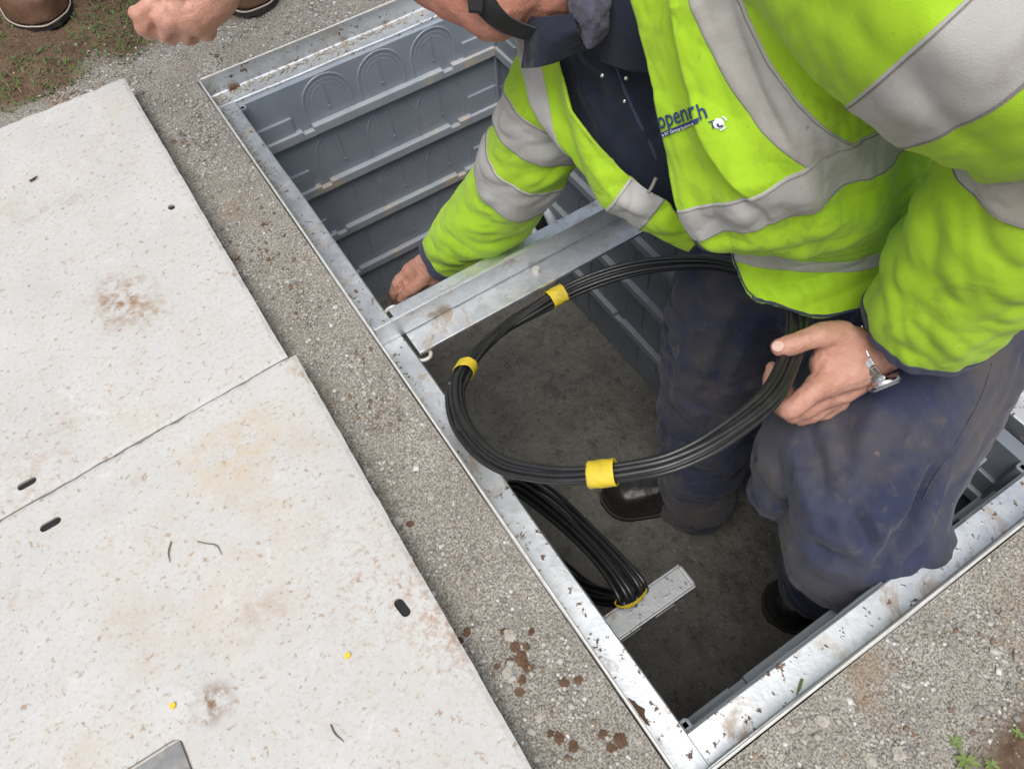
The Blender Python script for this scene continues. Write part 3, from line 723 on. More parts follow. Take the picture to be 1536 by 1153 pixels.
bm = bmesh.new(); bm_box(bm, (-0.526, 0.204, ST - 0.0058), (-0.4085, 0.3215, ST - 0.0022), 0.001); from_bm('inset_plate', bm, M['plate'], slab2)
for (x, y) in ((-0.225, 0.299), (-0.402, 0.356)):
    r = [0.0034 * (1 + 0.07 * math.sin(2 * a + x * 50)) for a in th]
    obj('paint_dot', np.concatenate([np.c_[x + np.array(r) * np.cos(th), y + 0.9 * np.array(r) * np.sin(th), 0 * th + ST + 0.0032], np.c_[x + 0.95 * np.array(r) * np.cos(th), y + 0.85 * np.array(r) * np.sin(th), 0 * th + ST - 0.001]]),
        [tuple(range(28))] + [(i, 28 + i, 28 + (i + 1) % 28, (i + 1) % 28) for i in range(28)], M['ypaint'], slab2)
# ------------------------------------------------------------------ black cable coils
def bundle(center_fn, turns, n_per, rad, spread_a, spread_b, seed, wob=0.15):
    """one long cable wound 'turns' times; center_fn(t) gives the bundle axis, its two cross directions"""
    r_ = np.random.default_rng(seed); pts = []
    offs = []
    for k_ in range(turns):
        a = 2.399963 * k_ + 0.5; q = math.sqrt((k_ + 0.4) / turns)
        offs.append((spread_a * q * math.cos(a), spread_b * q * math.sin(a)))
    ph = r_.uniform(0, 6.28, (turns, 2))
    for k_ in range(turns):
        o0 = np.array(offs[k_]); o1 = np.array(offs[(k_ + 1) % turns])
        for i in range(n_per):
            t = i / n_per; bl = np.clip((t - 0.8) / 0.2, 0, 1); bl = bl * bl * (3 - 2 * bl) if k_ < turns - 1 else 0
            o = o0 * (1 - bl) + o1 * bl
            o = o * (1 + wob * np.array([math.sin(6.28 * t * 2 + ph[k_, 0]), math.sin(6.28 * t * 3 + ph[k_, 1])]))
            c, a_, b_ = center_fn(t); pts.append(c + a_ * o[0] + b_ * o[1])
    return tube(np.array(pts), rad, len(pts) * 1, 9)
# the coil in the worker's hand: tilted ring resting on the left rail
cq = np.array([(686,585),(693,630),(722,672),(760,699),(805,710),(850,714),(905,710),(955,703),(1000,693),(1045,674),(1080,653),(1118,626),(1150,598),(1172,565),(1188,520),(1192,482),(1183,450),(1162,426),(1130,408),(1095,398),(1060,393),(1010,394),(960,400),(915,411),(870,427),(835,444),(800,465),(768,486),(740,510),(716,532),(699,552)], float)
nrm = np.array([-0.04, 0.56, 1.0]); nrm /= np.linalg.norm(nrm)
P0 = CAM_C + (lambda v: v * ((0.024 - CAM_C[2]) / v[2]))(CAM_R.T @ np.array([(700 - 768) / FPX, (640 - 576.5) / FPX, 1]))
ring = []
for q in cq:
    v = CAM_R.T @ np.array([(q[0] - 768) / FPX, (q[1] - 576.5) / FPX, 1]); ring.append(CAM_C + v * (((P0 - CAM_C) @ nrm) / (v @ nrm)))
ring = np.array(ring); rc = ring.mean(0)
def ring_fn(t):
    n = len(ring); ext = np.concatenate([ring[-2:], ring, ring[:3]]); c = crom(ext, np.array([2 + (t % 1) * n]))[0]
    c2 = crom(ext, np.array([2 + ((t + 0.004) % 1) * n]))[0]; tg = c2 - c; tg /= np.linalg.norm(tg)
    a_ = np.cross(tg, nrm); a_ /= np.linalg.norm(a_); return c, a_, np.cross(a_, tg)
coil = thing('cable_coil', tuple(rc - np.array([0, 0, 0.08])), 'coil of thin black cable bound with yellow tape held in the worker\'s hand', 'cable coil')
Vc, Fc = bundle(ring_fn, 14, 130, 0.0035, 0.0116, 0.0096, 5, 0.26)
obj('cable', Vc, Fc, M['rubber'], coil, True)
def band(fn, t0, t1, ra, rb, name, mat, par, seed=0, nth=26, nl=16):
    G = np.zeros((nl, nth, 3)); r_ = np.random.default_rng(seed)
    for i, t in enumerate(np.linspace(t0, t1, nl)):
        c, a_, b_ = fn(t)
        for j in range(nth):
            an = 2 * math.pi * j / nth; w = 1 + 0.05 * math.sin(3 * an + seed) + 0.03 * math.sin(7 * an + i * 0.7)
            G[i, j] = c + a_ * ra * w * math.cos(an) + b_ * rb * w * math.sin(an)
    V, F = solid_grid(G, grid_normals(G, True) * (1 if True else -1), 0.0006, True)
    return obj(name, V, F, mat, par, True)
def tnear(px, py):
    d = np.hypot(cq[:, 0] - px, cq[:, 1] - py); return d.argmin() / len(cq)
for i_, (px, py, hw) in enumerate(((690, 552, .0075), (905, 710, .0120), (828, 446, .0105))):
    t = tnear(px, py); band(ring_fn, t - hw, t + hw, 0.0156, 0.0134, 'tape_band', M['yellow'], coil, i_ + 1)
# the coil hanging on the bracket along the left wall
loop2 = np.array([(.148, .246, -.285), (.150, .30, -.285), (.150, .38, -.315), (.150, .47, -.375), (.150, .56, -.47), (.145, .61, -.57), (.140, .60, -.66), (.140, .53, -.70), (.145, .44, -.655), (.148, .36, -.57), (.150, .29, -.44), (.148, .25, -.345)])
def ring2(t):
    n = len(loop2); ext = np.concatenate([loop2[-2:], loop2, loop2[:3]]); c = crom(ext, np.array([2 + (t % 1) * n]))[0]
    c2 = crom(ext, np.array([2 + ((t + 0.004) % 1) * n]))[0]; tg = c2 - c; tg /= np.linalg.norm(tg)
    a_ = np.cross(tg, (1, 0, 0)); a_ /= np.linalg.norm(a_); return c, a_, np.cross(a_, tg)
coil2 = thing('cable_coil', tuple(loop2.mean(0) - np.array([0, 0, 0.21])), 'coil of black cable hanging on the bracket against the pit wall', 'cable coil')
Vc, Fc = bundle(ring2, 12, 110, 0.0038, 0.011, 0.024, 8); obj('cable', Vc, Fc, M['rubber'], coil2, True)
band(ring2, -0.012, -0.004, 0.014, 0.028, 'cable_tie', M['yellow'], coil2, 4)

# ------------------------------------------------------------------ people: shared builders
def boot(name, heel, toe, ankle_top, size, mat, par, welt=None, zfloor=0.0):
    """heel, toe: ground points (xy); a boot with upper, sole and optional pale welt"""
    h = np.array([*heel, zfloor], float); t = np.array([*toe, zfloor], float); u = (t - h); ln = np.linalg.norm(u); u /= ln; s = np.cross((0, 0, 1), u); up = np.array([0, 0, 1.0])
    wid = [(0.0, .022), (.03, .030), (.12, .035), (.35, .035), (.60, .045), (.74, .049)] + [(.74 + .26 * q_, max(.007, .049 * math.sqrt(max(0, 1 - q_ ** 2.2)))) for q_ in np.linspace(.15, 1, 14)]
    hei = [(0.0, .085), (.12, .100), (.35, .100), (.52, .080), (.68, .068), (.85, .060), (.96, .046), (1.0, .034)]
    G = np.zeros((40, 22, 3))
    for i, q in enumerate(np.linspace(0, 1, 40)):
        w = np.interp(q, *zip(*wid)) * size * (1 if 0 < q < 1 else 0.6); hh = np.interp(q, *zip(*hei)) * size
        for j in range(22):
            a = 2 * math.pi * j / 22; cs, sn = math.cos(a), math.sin(a)
            y = w * np.sign(cs) * abs(cs) ** 0.6; z = 0.012 + (hh if sn > 0 else 0.002) * abs(sn) ** 0.8 * np.sign(sn)
            G[i, j] = h + u * (ln * q) + s * y + up * z
    F = grid_faces(40, 22, True) + [tuple(reversed(range(22))), tuple(39 * 22 + k for k in range(22))]
    at_ = np.array(ankle_top, float); a0 = h + u * (ln * 0.26) + up * 0.075
    parts = [(G.reshape(-1, 3), F), chain([a0, a0 * .6 + at_ * .4, at_], [.044 * size, .043 * size, .046 * size])]
    V, N, F = fused(parts, 0.0045, 5)
    cr = fbm(np.c_[V * 28], 3); V = V + N * (cr * 0.0016)[:, None]
    b = obj(name, V, F, mat, par, True)
    def outline(o_, q):
        w = np.interp(q, *zip(*wid)) * size + o_; return w
    pts = []
    for sg in (1, -1):
        qs = (np.linspace(0, 1, 34) ** .7) if sg == 1 else (np.linspace(1, 0, 34) ** .7)
        for q in qs:
            w = (np.interp(q, *zip(*wid)) * size + 0.0030) * 1.0
            e_ = -0.004 if q == 0 else (0.0045 if q == 1 else 0)
            pts.append(h + u * (ln * q + e_) + s * w * sg)
    n = len(pts); Vs_ = np.concatenate([np.array(pts) + up * 0.001, np.array(pts) + up * 0.011])
    so = obj('sole', Vs_, [tuple(reversed(range(n))), tuple(range(n, 2 * n))] + [(i, (i + 1) % n, n + (i + 1) % n, n + i) for i in range(n)], M['sole'], b)
    if welt:
        Vw, Fw = tube(np.array(pts[::2]) + up * 0.0118, 0.0016, 120, 6, True); obj('welt', Vw, Fw, welt, b, True)
    return b
def folds(V, N, sets):
    """cloth folds: ridged noise along stretched directions"""
    d = np.zeros(len(V))
    for (mat3, amp, off) in sets: d += amp * ridged(V @ np.array(mat3).T + off, 2)
    return V + N * d[:, None]
def stretch(axis, along, across):
    a = np.array(axis, float); a /= np.linalg.norm(a); q = np.array([0, 0, 1.0]) if abs(a[2]) < .9 else np.array([1.0, 0, 0])
    b_ = np.cross(a, q); b_ /= np.linalg.norm(b_); c_ = np.cross(a, b_)
    return np.stack([a * along, b_ * across, c_ * across])

# ------------------------------------------------------------------ the worker in the pit
worker = thing('person', (0.42, 0.35, -D), 'worker in yellow-green hi-vis jacket and navy trousers bending inside the pit', 'person')
# body: one continuous skin - head, neck, trunk, arms, hands, legs
B = []
def pc(*a): return [P(*q) for q in a]
# head bowed towards the far wall
B += [ball(P(690, -118, .80), .090, (1, 1, 1.05)), chain(pc((672, -66, .795), (700, -30, .785), (736, 24, .775)), [.050, .046, .0245]),
      chain(pc((780, -40, .79), (740, 0, .785)), [.050, .040]),
      ball(P(612, -75, .82), .014), chain(pc((645, -30, .80), (672, -4, .79)), [.022, .022])]
B += [chain(pc((735, -60, .80), (810, -34, .80), (870, -50, .815)), [.060, .052, .050])]
B += [ball(P(752, -78, .745), .018)]
# trunk and legs under the clothes
B += [chain(pc((880, -60, .82), (1060, 20, .93), (1230, 200, .99), (1440, 360, 1.06)), [.045, .085, .080, .065]),
      chain(pc((900, -60, .86), (1180, -90, .68)), [.045, .05]), chain(pc((900, -20, .88), (870, 60, .95)), [.05, .045])]
B += [chain(pc((1440, 380, 1.06), (1490, 430, 1.04), (1300, 770, 1.05), (1215, 880, 1.44)), [.065, .06, .05, .04]),
      chain(pc((1440, 380, 1.06), (1230, 390, 1.20), (1082, 540, 1.39), (1035, 720, 1.60)), [.065, .06, .05, .04])]
# left arm, hand on the coil
B += [chain(pc((1180, -90, .68), (1330, -90, .60), (1560, 175, .60), (1500, 320, .69), (1365, 500, .87)), [.05, .05, .042, .040, .030])]
B += [chain(pc((1385, 490, .85), (1330, 520, .888), (1296, 532, .892)), [.032, .0285, .0285])]
# palm
B += [chain(pc((1306, 528, .892), (1272, 522, .884), (1244, 512, .878)), [.0265, .026, .019]),
      chain(pc((1306, 540, .892), (1270, 556, .884), (1228, 580, .879)), [.025, .0245, .0175]),
      chain(pc((1305, 548, .902), (1272, 575, .905), (1235, 596, .905)), [.022, .021, .016]),
      chain(pc((1275, 535, .884), (1240, 545, .884)), [.026, .020])]
# thumb over the coil
B += [chain(pc((1262, 505, .876), (1232, 503, .867), (1208, 510, .863), (1184, 518, .862), (1169, 521, .864)), [.019, .0150, .0128, .0125, .0105])]
# index finger: down the outside, under the bundle, tip coming up on the far side
B += [chain(pc((1228, 580, .879), (1205, 599, .876), (1183, 615, .884)), [.0165, .0132, .0128]), chain(pc((1183, 615, .884), (1166, 601, .912), (1156, 575, .926), (1160, 552, .922)), [.0122, .0108, .0100, .0088])]
B += [chain(pc((1236, 594, .902), (1210, 612, .905), (1190, 622, .915)), [.0155, .0125, .0118]), chain(pc((1190, 622, .915), (1174, 604, .942), (1164, 580, .955), (1168, 556, .950)), [.0115, .0105, .0098, .0086])]
B += [chain(pc((1246, 600, .925), (1222, 618, .93), (1203, 626, .942)), [.0145, .0120, .0112]), chain(pc((1203, 626, .942), (1188, 606, .966), (1180, 584, .977)), [.011, .010, .0088])]
B += [chain(pc((1260, 600, .945), (1238, 618, .953), (1222, 622, .965)), [.0130, .0105, .0098]), chain(pc((1222, 622, .965), (1208, 604, .985), (1203, 588, .992)), [.0096, .0088, .008])]
# right arm reaching down to the wall, hand with curled fingers
B += [chain(pc((870, 60, .95), (815, 190, 1.0), (770, 270, 1.12), (715, 340, 1.25), (655, 396, 1.37)), [.045, .042, .040, .037, .030])]
B += [chain(pc((668, 385, 1.345), (640, 402, 1.38)), [.029, .028]),
      chain(pc((645, 396, 1.375), (618, 408, 1.395)), [.026, .019]), chain(pc((650, 410, 1.385), (628, 428, 1.41)), [.027, .019]), chain(pc((655, 418, 1.40), (640, 440, 1.425)), [.024, .017])]
B += [chain(pc((618, 408, 1.395), (598, 424, 1.405)), [.0165, .0128]), chain(pc((598, 424, 1.405), (592, 440, 1.42), (594, 452, 1.44)), [.0125, .011, .009])]
B += [chain(pc((626, 422, 1.41), (608, 440, 1.425)), [.016, .0125]), chain(pc((608, 440, 1.425), (604, 455, 1.445), (610, 462, 1.46)), [.012, .0105, .009])]
B += [chain(pc((634, 434, 1.42), (618, 452, 1.44)), [.015, .012]), chain(pc((618, 452, 1.44), (616, 466, 1.46), (622, 472, 1.47)), [.0115, .010, .0088])]
B += [chain(pc((642, 444, 1.43), (630, 462, 1.45)), [.0135, .0105]), chain(pc((630, 462, 1.45), (628, 474, 1.47)), [.010, .0085])]
B += [chain(pc((648, 400, 1.36), (630, 424, 1.375), (612, 438, 1.39), (603, 448, 1.40)), [.018, .0135, .0115, .0095])]
V, N, F = fused(B, 0.0032, 3)
V = V + N * (fbm(V * 48, 3) * 0.0011 + 0.0007 * ridged(V @ stretch(P(1230, 560, .88) - P(1300, 535, .89), 40, 130).T, 2))[:, None]
for (kp, kr, ka) in ((P(1228, 578, .862), .011, .0032), (P(1183, 612, .872), .009, .002), (P(1208, 508, .850), .008, .0018), (P(1238, 503, .852), .010, .002)):
    V = V + N * (ka * np.exp(-(np.linalg.norm(V - kp, axis=1) / kr) ** 2))[:, None]
for (pa, pb) in (((1212, 572, .865), (1238, 602, .87)), ((1205, 578, .865), (1226, 606, .87)), ((1222, 566, .865), (1246, 598, .872)), ((1206, 500, .85), (1209, 522, .85)), ((1250, 520, .86), (1225, 560, .866))):
    qa, qb = P(*pa), P(*pb); ab_ = qb - qa; t_ = np.clip(((V - qa) @ ab_) / (ab_ @ ab_), 0, 1); q_ = V - (qa + t_[:, None] * ab_); q_ = q_ - (q_ @ CAM_R[2])[:, None] * CAM_R[2]
    V = V - N * (0.0016 * np.exp(-(np.linalg.norm(q_, axis=1) / .0022) ** 2) * (np.abs((V - qa) @ CAM_R[2]) < .03))[:, None]
body = obj('body', V, F, M['skin'], worker, True)
fl = np.clip(1.3 - np.linalg.norm(V - P(690, -40, .79), axis=1) / .16, 0, 1); fa = body.data.attributes.new('flush', 'FLOAT', 'POINT'); fa.data.foreach_set('value', fl.astype(np.float32))
hc = P(690, -118, .80); hu = hc - P(736, 24, .775); hu /= np.linalg.norm(hu)
hv, hf = ball((0, 0, 0), 1.0, (1, 1, 1.03), 40, 30); hd = hv @ hu + 0.10 * fbm(hv * 3, 2); keepv = hd > -0.12
hv2 = hc + hv * (.0935 + .003 * fbm(hv * 14, 3))[:, None]; hv2[~keepv] = hc + hv[~keepv] * .080
obj('hair', hv2, hf, M['hair'], worker, True)
bodyBVH = BVHTree.FromPolygons([Vector(v) for v in V], F)
def nail(px, py, ax, w, l):
    """a small curved nail on the body's surface, seen near a pixel"""
    v = Vector(CAM_R.T @ np.array([(px - 768) / FPX, (py - 576.5) / FPX, 1.0])).normalized()
    hit, nn, _, _ = bodyBVH.ray_cast(Vector(CAM_C), v, 3.0)
    if hit is None: return
    a = Vector(ax) - nn * Vector(ax).dot(nn); a.normalize(); b_ = nn.cross(a)
    Vn = []; n = 7
    for i in range(n):
        for j in range(n):
            x = (i / (n - 1) - .5) * 2; y = (j / (n - 1) - .5) * 2
            sx = x * math.sqrt(1 - y * y / 2); sy = y * math.sqrt(1 - x * x / 2)
            Vn.append(hit + a * (sx * l) + b_ * (sy * w) + nn * (0.0009 - 0.0016 * sy * sy - 0.0004 * sx * sx))
    obj('nail', [tuple(q) for q in Vn], grid_faces(n, n), M['nail'], body, True)
nail(1167, 519, P(1165, 521, .86) - P(1185, 518, .862), .0060, .0066)

# trousers: both legs and seat fused into one cloth surface
TR = [chain(pc((1400, 240, 1.04), (1440, 330, 1.08), (1470, 400, 1.10)), [.10, .115, .12]), chain(pc((1530, 350, 1.03), (1452, 440, 1.02), (1372, 580, 1.00), (1312, 690, 1.0), (1290, 780, 1.00), (1272, 812, 1.02)), [.115, .112, .110, .106, .095, .088]),
      chain(pc((1322, 822, .985), (1372, 818, .965)), [.060, .046]), chain(pc((1372, 760, .985), (1390, 815, .965), (1372, 838, .962)), [.028, .034, .030]),
      chain(pc((1290, 790, 1.03), (1255, 830, 1.18), (1232, 860, 1.34), (1226, 872, 1.46), (1224, 880, 1.56)), [.088, .072, .066, .064, .064]),
      chain(pc((1230, 680, 1.03), (1190, 690, 1.06), (1180, 725, 1.07)), [.080, .056, .05]),
      chain(pc((1250, 430, 1.16), (1330, 470, 1.10), (1400, 480, 1.06)), [.10, .095, .09]),
      chain(pc((1490, 380, 1.08), (1260, 370, 1.16), (1118, 430, 1.26), (1082, 540, 1.37), (1060, 640, 1.50), (1048, 715, 1.62), (1040, 748, 1.71)), [.11, .11, .108, .104, .092, .086, .080])]
V, N, F = fused(TR, 0.0048, 4)
thx = P(1295, 785, 1.0) - P(1470, 440, 1.02); shx = P(1210, 890, 1.5) - P(1283, 815, 1.02)
lo = V[:, 2] < -0.13
V1 = folds(V, N, [(stretch(thx, 4, 14), -0.0036, 2.0), (stretch(thx, 9, 5), -0.0036, 5.0), (stretch(thx + np.array([.1, .3, 0]), 9, 26), -0.0016, 1.0), (np.eye(3) * 40, -0.0007, 1.0)])
V2 = folds(V, N, [(stretch(shx, 19, 7), -0.0075, 3.0), (stretch(shx, 8, 14), -0.0045, 7.0), (np.eye(3) * 34, -0.0012, 1.0)])
V = np.where(lo[:, None], V2, V1)
# deep knee and thigh creases
for (pa, pb, dep, wd) in (((1212, 625, .9), (1198, 800, .95), .024, .009), ((1246, 630, .9), (1240, 745, .92), .015, .008), ((1165, 660, .95), (1178, 770, .98), .018, .009),
                          ((1405, 690, .9), (1338, 835, .92), .022, .008), ((1290, 845, .93), (1205, 815, .96), .014, .009), ((1352, 770, .9), (1318, 858, .92), .014, .008), ((1500, 470, .9), (1425, 468, .9), .012, .008),
                          ((1280, 760, .9), (1310, 850, .93), .010, .009), ((1400, 600, .9), (1380, 700, .9), .006, .010), ((1300, 600, .88), (1262, 700, .9), .008, .011), ((1340, 850, .93), (1395, 800, .92), .012, .007),
                          ((1120, 470, 1.15), (1060, 600, 1.3), .012, .010), ((1020, 600, 1.3), (1110, 640, 1.4), .012, .010), ((1010, 660, 1.4), (1100, 690, 1.5), .012, .010)):
    a, b_ = P(*pa), P(*pb); ab = b_ - a; t = np.clip(((V - a) @ ab) / (ab @ ab), 0, 1)
    q = V - (a + t[:, None] * ab); fw = CAM_R[2]
    q = q - (q @ fw)[:, None] * fw; dd = np.linalg.norm(q, axis=1)
    fade = np.sin(np.pi * np.clip(t, 0.02, 0.98)) ** 0.6 * ((N @ -fw) > 0.0)
    V = V - N * (dep * (np.exp(-(dd / wd) ** 2) - 0.45 * np.exp(-((dd - 2.1 * wd) / wd) ** 2)) * fade)[:, None]
trousers = obj('trousers', V, F, M['navy'], worker, True)
trBVH = BVHTree.FromPolygons([Vector(v) for v in V], F)
def seam(pix, rad, mat, par, bvh, name='seam', lift=0.0004):
    pts = []
    for (px, py) in pix:
        v = Vector(CAM_R.T @ np.array([(px - 768) / FPX, (py - 576.5) / FPX, 1.0])).normalized()
        hit, nn, _, _ = bvh.ray_cast(Vector(CAM_C), v, 3.0)
        if hit is not None: pts.append(np.array(hit + nn * lift))
    if len(pts) > 3:
        Vt, Ft = tube(pts, rad, len(pts) * 6, 6); obj(name, Vt, Ft, mat, par, True)
seam([(1488, 545), (1482, 565), (1474, 590), (1462, 615), (1448, 640), (1432, 668), (1415, 695), (1398, 722), (1384, 748)], 0.0009, M['navy'], trousers, trBVH)
# boots on the pit floor
boot('boot', tuple(P(1065, 738, 1.70)[:2]), tuple(P(903, 748, 1.735)[:2]), P(1045, 725, 1.60), 1.08, M['boot_black'], worker, None, -D + 0.003)
boot('boot', tuple(P(1258, 880, 1.66)[:2]), tuple(P(1128, 950, 1.70)[:2]), P(1228, 876, 1.45), 1.08, M['boot_black'], worker, None, -D + 0.003)

# dark inner jacket: front surface seen in the open hi-vis, closed by a back
def patch(rows, nr, nc):
    C = np.array([[P(*q) for q in r] for r in rows])
    A = crom(C, np.linspace(0, len(rows) - 1, nr))
    return np.transpose(crom(np.transpose(A, (1, 0, 2)), np.linspace(0, C.shape[1] - 1, nc)), (1, 0, 2))
def facing(G, N):
    v = CAM_C - G; s = np.sign((N * v).sum(2).mean()); return N * s
H = patch([[(785, -60, .82), (850, -60, .76), (905, -60, .75), (975, -50, .74)], [(795, 50, .89), (850, 48, .83), (910, 45, .79), (985, 45, .785)],
           [(812, 110, .915), (862, 112, .86), (920, 110, .83), (1000, 110, .82)], [(842, 180, .93), (892, 182, .88), (945, 180, .86), (1020, 180, .845)],
           [(882, 235, .94), (922, 238, .895), (975, 235, .88), (1045, 240, .865)], [(935, 288, .955), (968, 292, .915), (1005, 295, .905), (1075, 300, .89)],
           [(985, 332, .95), (1010, 338, .94), (1040, 342, .93), (1100, 350, .91)]], 120, 90)
n = facing(H, grid_normals(H)); Hf = H.reshape(-1, 3)
dsp = 0.0055 * ridged(Hf @ stretch(P(950, 290, .9) - P(880, 60, .85), 6, 22).T, 2) + 0.002 * fbm(Hf * 40, 2)
H = H + n * dsp.reshape(H.shape[:2])[..., None]
V, F = solid_grid(H, n, 0.004)
hood = obj('inner_jacket', V, F, M['navy_dark'], worker, True)
hoodBVH = BVHTree.FromPolygons([Vector(v) for v in V], F)
seam([(915, 60), (925, 100), (935, 130), (950, 165), (962, 190), (975, 215), (985, 240)], 0.0022, M['binding'], hood, hoodBVH, 'zip_placket', 0.001)
seam([(885, 105), (905, 125), (925, 140), (945, 158), (955, 170)], 0.0016, M['blackcloth'], hood, hoodBVH, 'flap_edge', 0.001)
for (px, py, r) in ((903, 114, .0032), (940, 117, .0036), (937, 152, .0030)):
    v = Vector(CAM_R.T @ np.array([(px - 768) / FPX, (py - 576.5) / FPX, 1.0])).normalized(); hit, nn, _, _ = hoodBVH.ray_cast(Vector(CAM_C), v, 3.0)
    Vb_, Fb_ = ball(hit + nn * 0.001, r, (1, 1, 1)); obj('snap_button', Vb_, Fb_, M['snap'], hood, True)
def flap(rows, nr, nc, mat, name, par, th=0.004, amp=0.001, fs=40):
    G = patch(rows, nr, nc); n = facing(G, grid_normals(G)); G = G + n * (amp * fbm(G.reshape(-1, 3) * fs, 3)).reshape(G.shape[:2])[..., None]
    V, F = solid_grid(G, n, th); return obj(name, V, F, mat, par, True)
flap([[(772, 20, .80), (812, 26, .775), (860, 20, .765)], [(782, 62, .80), (818, 60, .775), (868, 52, .765)], [(780, 103, .82), (816, 99, .790), (880, 78, .81)]], 40, 50, M['navy_dark'], 'collar_flap', hood, .006, .006, 22)
flap([[(842, -40, .77), (875, -40, .735), (915, -40, .75)], [(852, 10, .77), (882, 8, .735), (916, 8, .755)], [(862, 38, .775), (888, 42, .745), (914, 40, .765)], [(872, 66, .79), (886, 73, .765), (912, 55, .78)]], 40, 40, M['fleece'], 'fleece_collar', hood, .006, .002, 90)
flap([[(895, -60, .765), (930, -60, .745), (970, -60, .735)], [(900, 30, .79), (930, 40, .770), (972, 40, .755)], [(890, 85, .83), (935, 105, .80), (985, 110, .785)]], 30, 30, M['navy_dark'], 'inner_lapel', hood, .005)
# chin strap with buckle
flap([[(668, -48, .735), (715, -60, .73)], [(703, 4, .738), (742, -4, .735)], [(733, 37, .752), (762, 24, .745)], [(764, 54, .775), (790, 40, .765)], [(805, 66, .80), (822, 50, .79)]], 40, 14, M['blackcloth'], 'chin_strap', worker, .003, .0005)
flap([[(698, -25, .727), (726, -28, .726)], [(703, 18, .733), (724, 20, .734)]], 10, 10, M['blackcloth'], 'strap_buckle', worker, .006, .0003)

# ---- hi-vis jacket
LP = [[(925, -100, .66), (1010, -110, .62), (1090, -120, .575), (1170, -130, .54), (1250, -130, .52), (1330, -110, .54), (1420, -60, .62)],
      [(948, 0, .70), (1035, -5, .660), (1110, -10, .62), (1185, -5, .59), (1270, 0, .59), (1350, 10, .62), (1430, 40, .70)],
      [(966, 85, .725), (1055, 90, .682), (1130, 92, .650), (1205, 100, .632), (1285, 110, .64), (1360, 115, .68), (1430, 130, .76)],
      [(985, 172, .75), (1070, 180, .702), (1150, 185, .672), (1230, 185, .660), (1300, 175, .675), (1370, 160, .73), (1440, 160, .80)],
      [(1004, 250, .78), (1080, 255, .727), (1160, 248, .694), (1240, 230, .685), (1315, 210, .705), (1385, 185, .76), (1450, 185, .83)],
      [(1020, 312, .80), (1085, 318, .752), (1170, 300, .720), (1255, 262, .715), (1330, 230, .735), (1400, 205, .79), (1460, 210, .86)],
      [(1043, 358, .82), (1105, 348, .778), (1190, 328, .748), (1270, 290, .745), (1345, 255, .765), (1410, 232, .82), (1465, 240, .88)],
      [(1062, 374, .83), (1120, 376, .80), (1200, 368, .778), (1280, 338, .775), (1350, 305, .80), (1415, 280, .85), (1465, 280, .90)],
      [(1078, 372, .865), (1135, 382, .85), (1210, 384, .838), (1288, 366, .835), (1355, 340, .855), (1410, 318, .885), (1460, 310, .92)],
      [(1095, 374, .885), (1150, 380, .885), (1215, 386, .885), (1290, 382, .885), (1352, 360, .89), (1410, 340, .91), (1460, 335, .94)],
      [(1100, 392, .900), (1155, 402, .902), (1220, 407, .902), (1290, 404, .902), (1350, 386, .905), (1410, 365, .925), (1460, 360, .95)],
      [(1112, 422, .903), (1160, 434, .906), (1222, 447, .906), (1290, 440, .908), (1350, 420, .915), (1410, 400, .93), (1460, 390, .96)],
      [(1132, 452, .903), (1166, 460, .906), (1232, 476, .906), (1290, 464, .912), (1350, 450, .92), (1410, 430, .935), (1460, 420, .96)]]
# carry the panel round his side and back with real depth
BACKOFF = np.array([0.60, 0.33, 0.30]); BACKOFF /= np.linalg.norm(BACKOFF)
RP = [[(770, -20, .90), (805, 0, .87), (826, 10, .845)], [(788, 60, .90), (815, 80, .875), (832, 85, .85)], [(796, 108, .905), (828, 125, .878), (845, 128, .85)], [(812, 160, .912), (842, 170, .882), (858, 168, .855)],
      [(838, 215, .925), (868, 225, .89), (884, 202, .862)], [(868, 262, .94), (893, 262, .895), (914, 235, .872)], [(900, 300, .945), (921, 301, .90), (945, 267, .88)],
      [(930, 322, .95), (950, 318, .905), (972, 285, .885)], [(955, 338, .95), (974, 332, .908), (998, 300, .888)], [(975, 348, .955), (990, 342, .91), (1010, 318, .89)], [(990, 356, .96), (1006, 350, .915), (1022, 330, .895)], [(1000, 362, .965), (1024, 357, .92), (1036, 340, .90)], [(1006, 368, .97), (1044, 364, .925), (1050, 350, .905)]]
for i_ in range(4, len(RP)): RP[i_][0] = (RP[i_][1][0] + 6, RP[i_][1][1] - 2, RP[i_][1][2] + .045)
LPw = np.array([[P(*q) for q in r] for r in LP]); RPw = np.array([[P(*q) for q in r] for r in RP])
rows = []
for i in range(len(LPw)):
    a = LPw[i, -1]; b_ = RPw[i, 0]; mid = (a + b_) / 2
    bk = [a + BACKOFF * 0.06 + (b_ - a) * 0.04, a * .72 + b_ * .28 + BACKOFF * 0.15, mid + BACKOFF * 0.175, a * .28 + b_ * .72 + BACKOFF * 0.13]
    rows.append(np.concatenate([LPw[i], np.array(bk), RPw[i]]))
JC = np.array(rows); NR, NCc = 300, 420
A = crom(JC, np.linspace(0, len(JC) - 1, NR))
JG = np.transpose(crom(np.transpose(A, (1, 0, 2)), np.linspace(0, JC.shape[1] - 1, NCc)), (1, 0, 2))
vr = np.linspace(0, len(JC) - 1, NR)[:, None] * np.ones((1, NCc)); ur = np.linspace(0, JC.shape[1] - 1, NCc)[None] * np.ones((NR, 1))
JN = grid_normals(JG)
if ((JN * (CAM_C - JG)).sum(2)[:, :150]).mean() < 0: JN = -JN
Jf = JG.reshape(-1, 3)
dsp = (-0.0050 * ridged(Jf @ stretch(P(1130, 330, .75) - P(1040, 20, .66), 5, 15).T + 3.0, 3) + 0.0014 * fbm(Jf * 26, 4)).reshape(NR, NCc)
low = np.clip((vr - 4.5) / 2, 0, 1)
